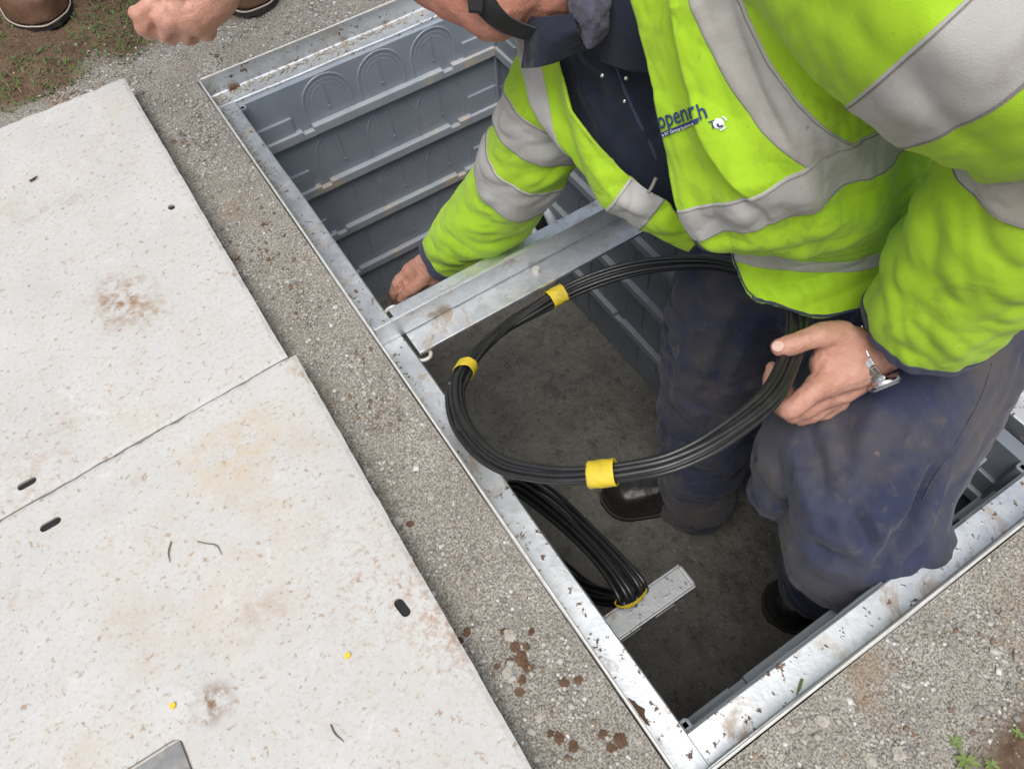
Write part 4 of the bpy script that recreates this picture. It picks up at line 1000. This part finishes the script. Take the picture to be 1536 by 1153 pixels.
dsp = dsp * (1 - 0.3 * low) + low * (-0.0050 * ridged(Jf @ stretch(P(1400, 230, .8) - P(1050, 350, .8), 4, 17).T + 8.0, 2)).reshape(NR, NCc)
# pleats across the waist tape, seen as soft vertical humps
dsp += np.exp(-((vr - 5.6) / 1.2) ** 2) * 0.007 * np.sin(ur * 5.4 + 0.8) * np.clip((5 - ur) / 2, 0, 1)
PX = (CAM_R @ (Jf - CAM_C).T); pxx = (768 + FPX * PX[0] / PX[2]).reshape(NR, NCc); pyy = (576.5 + FPX * PX[1] / PX[2]).reshape(NR, NCc)
# long fold running down the chest beside the lettering: cloth stands proud to one side of it
fx_ = np.interp(pyy, [-60, 0, 80, 135, 175, 215, 260, 300, 340], [1015, 1022, 1036, 1048, 1056, 1074, 1104, 1140, 1170])
dd = pxx - fx_; front = (ur < 6)
dsp += front * 0.016 * np.where(dd > 0, np.exp(-(dd / 50) ** 2), np.exp(-(dd / 11) ** 2)) * np.clip((350 - pyy) / 80, 0, 1) * np.clip((pyy + 60) / 60, 0, 1)
fx2 = np.interp(pyy, [-60, 0, 60, 130, 190, 240], [1080, 1090, 1108, 1135, 1165, 1195])
dd2 = pxx - fx2; dsp -= front * 0.006 * np.exp(-(dd2 / 12) ** 2) * np.clip((240 - pyy) / 60, 0, 1)
JG = JG + JN * dsp[..., None]
JN = grid_normals(JG)
if ((JN * (CAM_C - JG)).sum(2)[:, :150]).mean() < 0: JN = -JN
V, F = solid_grid(JG, JN, 0.0035)
parts_jacket = [(V, F)]
# sleeves
def sleeve(pts, rad, nr, nth, wr, ref=(0, 0, 1)):
    C = [P(*q) for q in pts]; G, t, cen = tube_grid(C, rad, nr, nth, False, 1.0, ref)
    N = G - cen[:, None]; N /= np.linalg.norm(N, axis=2, keepdims=True)
    s = np.linspace(0, 1, nr)[:, None] * np.ones((1, nth)); a = (np.arange(nth) / nth * 2 * math.pi)[None] * np.ones((nr, 1))
    G = G + N * wr(s, a, G)[..., None]
    return G, N
def wr_left(s, a, G):
    f = G.reshape(-1, 3); el = np.exp(-((s - 0.52) / 0.13) ** 2); cf = np.clip((s - 0.62) / 0.2, 0, 1)
    q = np.c_[(s * 12).ravel(), (np.cos(a) * 1.1).ravel(), (np.sin(a) * 1.1).ravel()]
    w = -0.0080 * el * ridged(q, 2).reshape(s.shape) - 0.0056 * cf * ridged(np.c_[(s * 12 + 0.8 * np.sin(a)).ravel(), (np.cos(a) * 0.8).ravel(), (np.sin(a) * 1.0).ravel()] + 4, 2).reshape(s.shape)
    return w + 0.0016 * fbm(f * 24, 4).reshape(s.shape) - 0.0040 * ridged(f @ stretch(P(1500, 150, .6) - P(1300, -50, .55), 5, 14).T, 2).reshape(s.shape)
def wr_right(s, a, G):
    f = G.reshape(-1, 3)
    q = np.c_[(s * 10 + 0.9 * np.sin(a)).ravel(), (np.cos(a) * 0.8).ravel(), (np.sin(a) * 0.8).ravel()]
    return -0.0050 * ridged(q + 2, 2).reshape(s.shape) + 0.0014 * fbm(f * 26, 4).reshape(s.shape)
SL, NLs = sleeve([(1215, -250, .64), (1300, -180, .595), (1375, -110, .57), (1460, -15, .562), (1550, 65, .57), (1618, 135, .60), (1590, 222, .64), (1515, 318, .705), (1442, 412, .782), (1386, 496, .856)],
                 [.115, .118, .115, .110, .100, .088, .083, .081, .075, .065], 240, 130, wr_left)
SR, NRs = sleeve([(915, 10, .90), (862, 90, .94), (822, 170, .99), (795, 232, 1.05), (760, 288, 1.14), (715, 340, 1.24), (672, 388, 1.335)], [.075, .068, .062, .060, .062, .060, .049], 200, 110, wr_right)
for G, N in ((SL, NLs), (SR, NRs)): parts_jacket.append(solid_grid(G, N, 0.0035, True))
V, F = merge(parts_jacket)
bm = bmesh.new(); vv = [bm.verts.new(v) for v in V]
for f in F:
    try: bm.faces.new([vv[j] for j in f])
    except ValueError: pass
bmesh.ops.recalc_face_normals(bm, faces=bm.faces)
jacket = from_bm('hi_vis_jacket', bm, M['hivis'], worker, True)
# tapes sewn on the sleeves
def sleeve_tape(G, N, c, hw, slant, a0, name='reflective_tape', mat='tape', lift=0.0014, th=0.0012):
    nr, nth = G.shape[:2]; n = 26
    out_ = np.zeros((n, nth, 3)); on = np.zeros((n, nth, 3))
    for j in range(nth):
        a = 2 * math.pi * j / nth; cc = c + slant * math.cos(a - a0)
        x = np.linspace(cc - hw, cc + hw, n) * (nr - 1); x = np.clip(x, 0, nr - 1.001); i = np.floor(x).astype(int); f = (x - i)[:, None]
        out_[:, j] = G[i, j] * (1 - f) + G[i + 1, j] * f; on[:, j] = N[i, j]
    Lf = np.full((n, nth, 1), lift)
    if mat == 'tape' and hw > .01: Lf[0] = Lf[-1] = 0.0003; Lf[1] = Lf[-2] = lift * .75
    V, F = solid_grid(out_ + on * Lf, on, th + lift, True); return obj(name, V, F, M[mat], jacket, True)
sleeve_tape(SL, NLs, 0.365, 0.036, 0.0, 0)
sleeve_tape(SL, NLs, 0.655, 0.044, 0.0, 0)
sleeve_tape(SR, NRs, 0.36, 0.052, 0.0, 0)
sleeve_tape(SR, NRs, 0.56, 0.055, 0.0, 0)
for G_, N_, c_, h_ in ((SL, NLs, .365, .033), (SL, NLs, .655, .041), (SR, NRs, .36, .048), (SR, NRs, .56, .051)):
    for sg in (-1, 1): sleeve_tape(G_, N_, c_ + sg * h_, .0007, 0, 0, 'stitching', 'stitchgrey', .0020, .0008)
sleeve_tape(SL, NLs, 0.992, 0.007, 0.0, 0, 'cuff_binding', 'binding', 0.0016)
sleeve_tape(SR, NRs, 0.985, 0.014, 0.0, 0, 'cuff_binding', 'binding', 0.0012)
# tapes on the jacket front: sampled on the panel's own grid
def panel_strip(path_a, path_b, n, m_, name, mat, lift=0.0013, th=0.0022):
    """strip between two curves given in panel coordinates (row, column)"""
    A_ = crom(np.array(path_a, float), np.linspace(0, len(path_a) - 1, n)); B_ = crom(np.array(path_b, float), np.linspace(0, len(path_b) - 1, n))
    G = np.zeros((m_, n, 3)); Nn = np.zeros((m_, n, 3))
    for k_, t in enumerate(np.linspace(0, 1, m_)):
        q = A_ * (1 - t) + B_ * t
        x = np.clip(q[:, 0] / (len(JC) - 1) * (NR - 1), 0, NR - 1.001); y = np.clip(q[:, 1] / (JC.shape[1] - 1) * (NCc - 1), 0, NCc - 1.001)
        i = np.floor(x).astype(int); j = np.floor(y).astype(int); fx2_ = (x - i)[:, None]; fy2_ = (y - j)[:, None]
        for S, T_ in ((JG, G), (JN, Nn)):
            T_[k_] = (S[i, j] * (1 - fx2_) + S[i + 1, j] * fx2_) * (1 - fy2_) + (S[i, j + 1] * (1 - fx2_) + S[i + 1, j + 1] * fx2_) * fy2_
    Lf = np.full((m_, n, 1), lift)
    if m_ > 8: Lf[0] = Lf[-1] = 0.0003; Lf[1] = Lf[-2] = lift * .75
    V, F = solid_grid(G + Nn * Lf, Nn, th); return obj(name, V, F, M[mat], jacket, True)
cols = list(np.linspace(0, 13, 27))
tt = lambda c: float(np.interp(c, [0, 1, 2, 3, 4, 5, 7, 10, 11, 13], [5.0, 4.72, 4.45, 4.05, 3.7, 3.6, 3.8, 5.2, 6.0, 6.0])); tb = lambda c: float(np.interp(c, [0, 1, 2, 3, 4, 5, 7, 10, 11, 13], [6.0, 5.95, 6.03, 5.88, 5.55, 5.1, 5.0, 6.6, 8.0, 8.0]))
panel_strip([(tt(c), c) for c in cols], [(tb(c), c) for c in cols], 420, 40, 'reflective_tape', 'tape')
cols2 = list(np.linspace(0, 9.5, 21))
panel_strip([(9.05, c) for c in cols2], [(10.0, c) for c in cols2], 320, 20, 'reflective_tape', 'tape')
panel_strip([(0, 1.0), (1, 1.17), (2, 1.36), (3, 1.78), (4, 2.42), (4.42, 2.66)], [(0, 1.75), (1, 1.95), (2, 2.34), (3, 3.02), (3.6, 3.4), (4.0, 3.62)], 120, 26, 'reflective_tape', 'tape', 0.0016, 0.0026)
panel_strip([(11.86, c) for c in cols2], [(12.0, c) for c in cols2], 320, 5, 'hem_binding', 'binding', 0.002, 0.006)
panel_strip([(5.9, .0), (6.5, 0), (7.0, 0), (8, 0), (9, 0), (12, 0)], [(5.9, .05), (6.5, .05), (7.0, .05), (8, .05), (9, .05), (12, .05)], 120, 4, 'front_binding', 'binding', 0.002, 0.006)
panel_strip([(0.2, 11.02), (1, 11.0), (2, 11.0), (3, 11.05), (3.9, 11.3)], [(0.2, 11.95), (1, 11.9), (2, 11.8), (3, 11.7), (3.9, 11.35)], 80, 16, 'reflective_tape', 'tape')
# stitching lines along the chest tape
panel_strip([(0, 1.68), (1, 1.88), (2, 2.26), (3, 2.93), (3.6, 3.31), (4.0, 3.53)], [(0, 1.695), (1, 1.893), (2, 2.273), (3, 2.943), (3.6, 3.323), (4.0, 3.543)], 120, 3, 'stitching', 'stitchgrey', 0.0021, 0.001)
for k0, k1 in ((.05, .06), (.94, .95)): panel_strip([(tt(c) + (tb(c) - tt(c)) * k0, c) for c in cols], [(tt(c) + (tb(c) - tt(c)) * k1, c) for c in cols], 420, 3, 'stitching', 'stitchgrey', 0.0020, 0.001)
# zip pull on the open edge
zp = pc((984, 267, .862), (978, 280, .862), (972, 290, .864)); Vt, Ft = tube(zp, 0.0022, 12, 8); obj('zip_pull', Vt, Ft, M['plate'], jacket, True)

# lettering on the left breast
jm = jacket.data; jBVH = BVHTree.FromPolygons([v.co.copy() for v in jm.vertices], [tuple(p.vertices) for p in jm.polygons])
def lettering(txt, px, py, angle, size_px, mat, name, shear=0.0, lift=0.0016, squeeze=1.0):
    cu = bpy.data.curves.new('t', 'FONT'); cu.body = txt; cu.size = 1.0; cu.resolution_u = 3; cu.offset = 0.012
    to = bpy.data.objects.new('t', cu); COL.objects.link(to)
    dg = bpy.context.evaluated_depsgraph_get(); dg.update(); me_ = bpy.data.meshes.new_from_object(to.evaluated_get(dg)); bpy.data.objects.remove(to)
    bm = bmesh.new(); bm.from_mesh(me_); bmesh.ops.triangulate(bm, faces=bm.faces); bmesh.ops.subdivide_edges(bm, edges=[e for e in bm.edges if e.calc_length() > .12], cuts=2, use_grid_fill=True)
    ca, sa = math.cos(angle), math.sin(angle); ok = True
    for v in bm.verts:
        x = (v.co.x * squeeze + shear * v.co.y) * size_px; y = v.co.y * size_px
        qx = px + x * ca + y * sa * 1.0; qy = py - (-x * sa) * -1 - y * ca
        qx = px + x * ca - y * math.sin(-angle) * 0 + 0 * y; qx = px + x * ca + y * math.sin(-angle) * -0.0
        qx = px + x * ca - y * sa; qy = py - (x * sa + y * ca)
        ray_ = Vector(CAM_R.T @ np.array([(qx - 768) / FPX, (qy - 576.5) / FPX, 1.0])).normalized()
        hit, nn, _, _ = jBVH.ray_cast(Vector(CAM_C), ray_, 3.0)
        if hit is None: hit = v.co; nn = Vector((0, 0, 1)); ok = False
        if nn.dot(ray_) > 0: nn = -nn
        v.co = hit + nn * lift
    if ok: from_bm(name, bm, M[mat], jacket)
    else: bm.free()
ang = math.radians(18)
lettering('openr', 989, 194, ang, 37, 'logo_blue', 'lettering', 0.05, squeeze=.66)
lettering('h', 1050, 180, ang, 34, 'logo_blue', 'lettering', 0.0, squeeze=.85)
lettering('T', 1066, 194, ang, 17, 'logo_blue', 'lettering')
# blue bar with its small white line, and the round emblem
def bar(px0, py0, px1, py1, hpx, mat, name, lift):
    G = np.zeros((4, 30, 3))
    for i in range(4):
        for j in range(30):
            t = j / 29; x = px0 + (px1 - px0) * t; y = py0 + (py1 - py0) * t + (i / 3 - .5) * hpx
            ray_ = Vector(CAM_R.T @ np.array([(x - 768) / FPX, (y - 576.5) / FPX, 1.0])).normalized(); hit, nn, _, _ = jBVH.ray_cast(Vector(CAM_C), ray_, 3.0)
            if nn.dot(ray_) > 0: nn = -nn
            G[i, j] = hit + nn * lift
    obj(name, G.reshape(-1, 3), grid_faces(4, 30), M[mat], jacket)
bar(992, 203, 1049, 180, 8, 'logo_blue', 'printed_bar', 0.0015)
lettering('a BT Group business', 996, 204, math.radians(21), 6.2, 'logo_white', 'lettering', 0, 0.0021, .95)
def disc(px, py, r, mat, name, lift, a0=0, a1=2 * math.pi, r0=0.0):
    n = 22; G = np.zeros((3, n, 3))
    for i, rr in enumerate(np.linspace(r0, r, 3)):
        for j in range(n):
            a = a0 + (a1 - a0) * j / (n - 1); x = px + rr * math.cos(a); y = py + rr * math.sin(a)
            ray_ = Vector(CAM_R.T @ np.array([(x - 768) / FPX, (y - 576.5) / FPX, 1.0])).normalized(); hit, nn, _, _ = jBVH.ray_cast(Vector(CAM_C), ray_, 3.0)
            if nn.dot(ray_) > 0: nn = -nn
            G[i, j] = hit + nn * lift
    obj(name, G.reshape(-1, 3), grid_faces(3, n), M[mat], jacket)
disc(1078, 185, 8, 'logo_white', 'emblem', 0.0015)
disc(1080, 187, 4.5, 'logo_blue', 'emblem_swirl', 0.0021, 0.2, 3.6, 1.6)
disc(1080, 184, 11, 'logo_white', 'emblem_ring', 0.0018, -1.3, -0.3, 8.6)
disc(1079, 185, 11, 'logo_white', 'emblem_ring', 0.0018, 0.4, 1.5, 8.6)

# wristwatch: links and case round the left wrist, below the cuff
watch = thing('wristwatch', tuple(P(1311, 530, .89) - np.array([0, 0, .035])), 'steel wristwatch with link bracelet on the worker\'s wrist', 'wristwatch')
wc = P(1305, 533, .891); wa = P(1296, 532, .892) - P(1385, 490, .85); wa /= np.linalg.norm(wa)
wb = np.cross(wa, CAM_R[2]); wb /= np.linalg.norm(wb); wd_ = np.cross(wa, wb)
if (wd_ @ CAM_R[2]) > 0: wd_ = -wd_
if wb @ CAM_R[1] < 0: wb = -wb
def wpt(a, r=0.0335): return wc + r * (math.cos(a) * wd_ + math.sin(a) * wb)
for i in range(20):
    a = 2 * math.pi * i / 20
    rad_ = (math.cos(a) * wd_ + math.sin(a) * wb); tan_ = (-math.sin(a) * wd_ + math.cos(a) * wb)
    if abs(a - 1.25) < 0.42: continue
    Mx = Matrix(((*[0] * 4,),) * 4); Mx = Matrix.Identity(4); p_ = wpt(a)
    for r_ in range(3): Mx[r_][0] = wa[r_]; Mx[r_][1] = tan_[r_]; Mx[r_][2] = rad_[r_]; Mx[r_][3] = p_[r_]
    bm = bmesh.new()
    bm_box(bm, (-0.0085, -0.0046, -0.0014), (0.0085, 0.0046, 0.0014), 0.0008, Mx); bm_box(bm, (-0.003, -0.0047, -0.001), (0.003, 0.0047, 0.0021), 0.0006, Mx)
    from_bm('bracelet_link', bm, M['steel'], watch)
a = 1.25; rad_ = np.cos(a) * wd_ + np.sin(a) * wb; tan_ = -np.sin(a) * wd_ + np.cos(a) * wb; p_ = wpt(a)
for nm, rr, h0, h1, mt in (('case', .019, -.003, .0065, 'steel'), ('crystal', .0155, .0066, .0076, 'glass')):
    q = [p_ + rr * (math.cos(t) * wa + math.sin(t) * tan_) for t in th]
    V = np.concatenate([np.array(q) + rad_ * h0, np.array(q) + rad_ * (h1 - .0015), p_ + (np.array(q) - p_) * .93 + rad_ * h1])
    obj(nm, V, grid_faces(3, 28, True) + [tuple(reversed(range(28))), tuple(56 + k_ for k_ in range(28))], M[mt], watch, True)

# ------------------------------------------------------------------ second person: brown boots and a reaching hand at the top edge
p2 = thing('person', (0.0, 1.85, 0.0), 'person standing beyond the pit in brown boots, one bare hand reaching in', 'person')
b1h, b1t = (-0.22, 2.07), tuple(P(86, 46, 1.55)[:2]); b2h, b2t = (0.27, 1.82), tuple(P(380, 22, 1.53)[:2])
boot('boot', b1h, b1t, (-0.21, 2.02, .20), 1.25, M['boot_brown'], p2, M['stitch'], 0.0)
boot('boot', b2h, b2t, (0.25, 1.79, .20), 1.2, M['boot_brown'], p2, M['stitch'], 0.0)
TR = [chain([(-.21, 2.03, .13), (-.19, 1.95, .48), (-.06, 2.02, .86)], [.075, .085, .12]), chain([(.25, 1.80, .13), (.22, 1.72, .48), (.08, 1.98, .86)], [.075, .085, .12]), chain([(-.08, 2.02, .88), (.10, 2.0, .88)], [.15, .15])]
V, N, F = fused(TR, 0.009, 5); V = folds(V, N, [(stretch((0, 0, 1), 14, 6), .006, 2.), (stretch((0, .3, 1), 6, 12), .004, 4.)])
obj('trousers', V, F, M['jeans'], p2, True)
w2 = P(335, -55, .87); sh = np.array([-.16, 1.42, 1.12])
TB = [chain([(0.0, 2.0, .90), (0.0, 1.80, 1.10), (0.0, 1.55, 1.24)], [.16, .17, .15]), chain([(-.17, 1.52, 1.22), (.18, 1.55, 1.22)], [.085, .085]),
      chain([(-.17, 1.50, 1.20), (-.12, 1.34, .86), w2 + (np.array([-.12, 1.34, .86]) - w2) * .28], [.075, .062, .05]), chain([(.19, 1.54, 1.2), (.27, 1.62, .92), (.20, 1.66, .72)], [.075, .06, .05])]
V, N, F = fused(TB, 0.008, 5); V = folds(V, N, [(stretch((0, -.6, .6), 6, 12), .006, 2.)]); obj('jacket', V, F, M['navy_dark'], p2, True)
el2 = np.array([-.12, 1.34, .86])
HB = [chain([(0, 1.40, 1.30), (0, 1.55, 1.22), (-.15, 1.50, 1.19), el2], [.05, .05, .045, .04]), chain([(0, 1.55, 1.22), (.16, 1.55, 1.19), (.25, 1.62, .93), (.20, 1.66, .74)], [.05, .045, .036, .03]), chain([(0, 1.48, 1.26), (0, 1.40, 1.32)], [.06, .06]), ball((0, 1.35, 1.40), .098, (.82, 1, 1.15)), ball((0, 1.262, 1.375), .018), ball((.078, 1.36, 1.39), .022), ball((-.078, 1.36, 1.39), .022), chain([(0, 1.30, 1.30), (0, 1.285, 1.32)], [.035, .03]),
      chain([(.20, 1.66, .74), (.19, 1.65, .62), (.19, 1.64, .56)], [.032, .036, .03])]
for i, dx in enumerate((-.03, -.01, .01, .03)): HB.append(chain([(.19 + dx, 1.64, .57), (.19 + dx, 1.635, .53), (.19 + dx, 1.65, .50)], [.0105, .0095, .008]))
HB.append(chain([(.16, 1.64, .62), (.145, 1.62, .57)], [.013, .010]))
HB += [chain([el2, w2], [.04, .029]), chain([w2] + pc((312, -10, .86), (286, 14, .855)), [.030, .032, .030])]
HB += [chain(pc((300, -20, .85), (262, 0, .845), (240, 18, .845)), [.030, .028, .020]), chain(pc((310, 0, .875), (300, 25, .875)), [.028, .022])]
# knuckles and curled fingers, thumb pointing to the left
for (k1, k2, k3) in (((232, 24, .842), (214, 42, .850), (226, 50, .878)), ((256, 30, .845), (244, 52, .858), (256, 58, .885)), ((284, 33, .855), (278, 56, .870), (288, 56, .897)), ((308, 30, .870), (310, 50, .888), (316, 46, .912))):
    HB.append(chain(pc(k1, k2), [.0140, .0098])); HB.append(chain(pc(k2, k3), [.0098, .0088])); HB.append(chain([w2 * .35 + P(*k1) * .65, P(*k1)], [.013, .0148]))
HB.append(chain(pc((262, -2, .842), (232, 12, .838), (212, 20, .838), (203, 20, .84)), [.018, .0135, .0105, .0085]))
V, N, F = fused(HB, 0.0034, 3)
for (pa, pb, dp_) in (((240, 14, .84), (230, 56, .85), .005), ((264, 16, .84), (262, 62, .86), .005), ((292, 18, .85), (294, 64, .87), .005), ((222, 34, .84), (262, 8, .84), .003), ((236, 44, .85), (318, 46, .88), .0025)):
    qa, qb = P(*pa), P(*pb); ab_ = qb - qa; t_ = np.clip(((V - qa) @ ab_) / (ab_ @ ab_), 0, 1); q_ = V - (qa + t_[:, None] * ab_); q_ = q_ - (q_ @ CAM_R[2])[:, None] * CAM_R[2]
    V = V - N * (dp_ * np.exp(-(np.linalg.norm(q_, axis=1) / .0036) ** 2) * (np.abs((V - qa) @ CAM_R[2]) < .06))[:, None]
V = V + N * (fbm(V * 55, 3) * 0.0009)[:, None]
obj('body', V, F, M['skin'], p2, True)
hv, hf = ball((0, 1.365, 1.425), .100, (.84, 1.0, 1.08), 28, 20); hv = hv + (hv - np.array((0, 1.365, 1.425))) * (0.05 * fbm(hv * 30, 3))[:, None]; obj('hair', hv, hf, M['hair'], p2, True)

# ------------------------------------------------------------------ small litter: clods, stones, twigs
def lump(name, x, y, z, r, mat, label, cat, group, seed, flat=.6, elong=1.0, ang_=0.0):
    V, F = ball((0, 0, 0), 1.0, (1, 1, 1), 22, 15); V = V * (1 + 0.40 * fbm(V * 1.6 + seed * 3.7, 4) + 0.14 * fbm(V * 5 + seed, 2))[:, None]
    V = V * np.array([r * elong, r, r * flat]); ca, sa = math.cos(ang_), math.sin(ang_)
    V = np.c_[V[:, 0] * ca - V[:, 1] * sa + x, V[:, 0] * sa + V[:, 1] * ca + y, V[:, 2] + z + r * flat * 0.45]
    V = V + np.random.default_rng(int(seed) + 5).normal(0, r * .045, V.shape)
    return tag(obj(name, V, F, M[mat], None, False), label, cat, group)
def gp(px, py, z=0.0):
    v = CAM_R.T @ np.array([(px - 768) / FPX, (py - 576.5) / FPX, 1]); q = CAM_C + v * ((z - CAM_C[2]) / v[2]); return q[0], q[1]
clods = [(772, 968, .0075), (781, 985, .0095), (790, 997, .0080), (764, 990, .0055), (783, 1018, .0065), (779, 1036, .0070), (755, 945, .0050), (797, 945, .0050), (789, 968, .0055), (745, 998, .0050), (700, 945, .0060), (690, 958, .0045), (614, 783, .0062), (860, 1118, .0070), (838, 1105, .0080), (826, 1098, .0050), (905, 1100, .0065), (932, 1108, .0095), (918, 1120, .0060), (750, 1050, .0070), (356, 388, .0085), (846, 1022, .0070), (868, 1018, .0060), (1302, 985, .0050)]
for i, (px, py, r) in enumerate(clods):
    x, y = gp(px, py); 
    lab = {12: 'brown soil clod touching the near cover, beside a pale pebble', 20: 'round brown soil clod on the gravel by the far concrete cover', 23: 'small brown soil clod against the outside of the near rail'}.get(i)
    if lab is None: lab = 'small brown soil clod near the bottom end of the gravel strip' if py > 1090 else ('brown soil clod at the very edge of the near concrete cover' if i in (10, 11, 19) else ('flat reddish soil clod close to the left frame rail' if i in (21, 22) else 'small brown soil clod in the cluster midway along the gravel strip'))
    lump('soil_clod', x, y, -0.006, r * .66, 'mud', lab, 'soil clod', 'brown soil clods scattered on the gravel', i, .52, 1.25, i)
x, y = gp(947, 1066, -UP); lump('soil_clod', x, y, -UP, .0095, 'mud', 'long flat brown soil clod lying on the left frame rail', 'soil clod', None, 51, .35, 2.1, 1.9)
x, y = gp(352, 133, -UP); lump('soil_clod', x, y, -UP, .0065, 'mud', 'brown soil clod in the far left corner of the frame', 'soil clod', None, 55, .6, 1.6, .2)
pebbles = [(597, 780, .0075), (765, 952, .0090), (762, 1008, .0085), (645, 745, .004), (960, 1110, .006), (808, 1075, .006), (1235, 1080, .009), (1305, 1135, .010), (1350, 1128, .009), (1190, 1090, .007)]
for i, (px, py, r) in enumerate(pebbles):
    x, y = gp(px, py); lump('pebble', x, y, -0.006, r * .7, 'pebble', ['white-grey pebble tucked against the edge of the near cover', 'pale pebble at the top of the soil clod cluster', 'pale pebble inside the soil clod cluster', 'small pale pebble on the gravel beside the coil', 'pale pebble at the bottom end of the left gravel strip', 'pale pebble at the bottom edge beside the near cover', 'pale pebble on the gravel nearest the near rail', 'large pale pebble at the bottom edge, left one of a pair', 'large pale pebble at the bottom edge, right one of a pair', 'pale pebble by the outer corner of the near rail'][i], 'pebble', 'pale pebbles in the gravel', i + 20, .7, 1.2, i * 2.0)
def weed(px, py, n, ln, label, seed):
    r_ = np.random.default_rng(seed); x, y = gp(px, py); z0 = float(ground_z(np.array([x]), np.array([y]))[0])
    w_ = thing('weed', (x, y, z0), label, 'weed', 'small weeds on the soil by the near rail')
    for i in range(n):
        a = 6.283 * i / n + r_.uniform(-.9, .9); l_ = ln * r_.uniform(.45, 1.4); tilt = r_.uniform(.15, .7); Vl = []
        for t in np.linspace(0, 1, 7):
            wd = l_ * .19 * math.sin(math.pi * min(1, t * .93 + .05)) ** .8; c0 = np.array([x, y, z0 + .001]) + np.array([math.cos(a) * l_ * t, math.sin(a) * l_ * t, l_ * tilt * (t - .6 * t * t)])
            sd_ = np.array([-math.sin(a), math.cos(a), 0]) * wd
            Vl += [c0 - sd_ + np.array([0, 0, wd * .35]), c0, c0 + sd_ + np.array([0, 0, wd * .35])]
        obj('leaf', Vl, grid_faces(7, 3), M['leafgreen'], w_, True)
weed(1437, 1112, 13, .008, 'small green weed nearest the rail in the bottom right corner', 1)
weed(1452, 1140, 15, .010, 'larger green weed at the bottom edge of the picture', 2)
weed(1528, 1098, 12, .008, 'green weed at the right edge of the bottom corner', 3)
weed(1490, 1146, 10, .007, 'small weed between the larger weed and the corner', 4)
# stones and dirt caught along the far rail's ledge
n = 170; xs = rng.uniform(.05, .62, n); parts_ = []
for i in range(n):
    r = rng.uniform(.0012, .0032); v, f = ball((0, 0, 0), r, (1.2, 1, .7), 6, 4); parts_.append((v + np.array([xs[i], L - .012 - abs(rng.normal(0, .006)), -UP + r * .4]), f))
for i in range(40):
    r = rng.uniform(.0015, .004); v, f = ball((0, 0, 0), r, (1.2, 1, .7), 6, 4); parts_.append((v + np.array([.012 + abs(rng.normal(0, .012)), L - .012 - abs(rng.normal(0, .012)), -UP + r * .4]), f))
for i in range(620):
    yy = 1.35 - abs(rng.normal(0, .30)) if i < 470 else rng.uniform(.05, 1.3)
    if yy < .05 or abs(yy - .70) < .012: continue
    r = rng.uniform(.0007, .0021); v, f = ball((0, 0, 0), r, (1.2, 1, .7), 6, 4); parts_.append((v + np.array([.0052 + abs(rng.normal(0, .0065)), yy, -UP + r * .4]), f))
for i in range(160):
    r = rng.uniform(.0008, .0026); v, f = ball((0, 0, 0), r, (1.2, 1, .7), 6, 4); parts_.append((v + np.array([rng.uniform(.05, .62), L - .006 - abs(rng.normal(0, .010)), -UP + r * .4]), f))
V, F = merge(parts_); o = obj('ledge_grit', V, F, M['pebble'], None, True); o['kind'] = 'stuff'; tag(o, 'fine grit lying along the ledges of the frame rails', 'grit')
def sliver(pix, z, r, mat, name, label, cat, group=None):
    pts = [(*gp(px, py, z), z + r) for px, py in pix]; V, F = tube(pts, [r] * (len(pts) - 1) + [r * .4], 20, 6); tag(obj(name, V, F, M[mat], None, True), label, cat, group)
sliver([(257, 812), (253, 828), (255, 843)], ST + .0012, .0008, 'twig', 'twig', 'short curved dark twig on the near concrete cover', 'twig')
sliver([(296, 812), (310, 815), (325, 818), (333, 832)], ST + .0012, .0007, 'twig', 'twig', 'thin forked brown twig in the middle of the near concrete cover', 'twig')
sliver([(496, 1086), (503, 1100), (516, 1112)], ST + .0012, .0008, 'twig', 'twig', 'greenish twig at the bottom of the near concrete cover', 'twig')
sliver([(45, 273), (52, 269), (57, 265)], ST + .0015, .0016, 'mud', 'twig', 'short dark red-brown stick on the far concrete cover', 'twig')
sliver([(1203, 1018), (1199, 1030), (1195, 1042)], -UP + .001, .0015, 'leafgreen', 'grass_blade', 'single green grass blade lying on the near frame rail', 'grass blade')
link_fix()
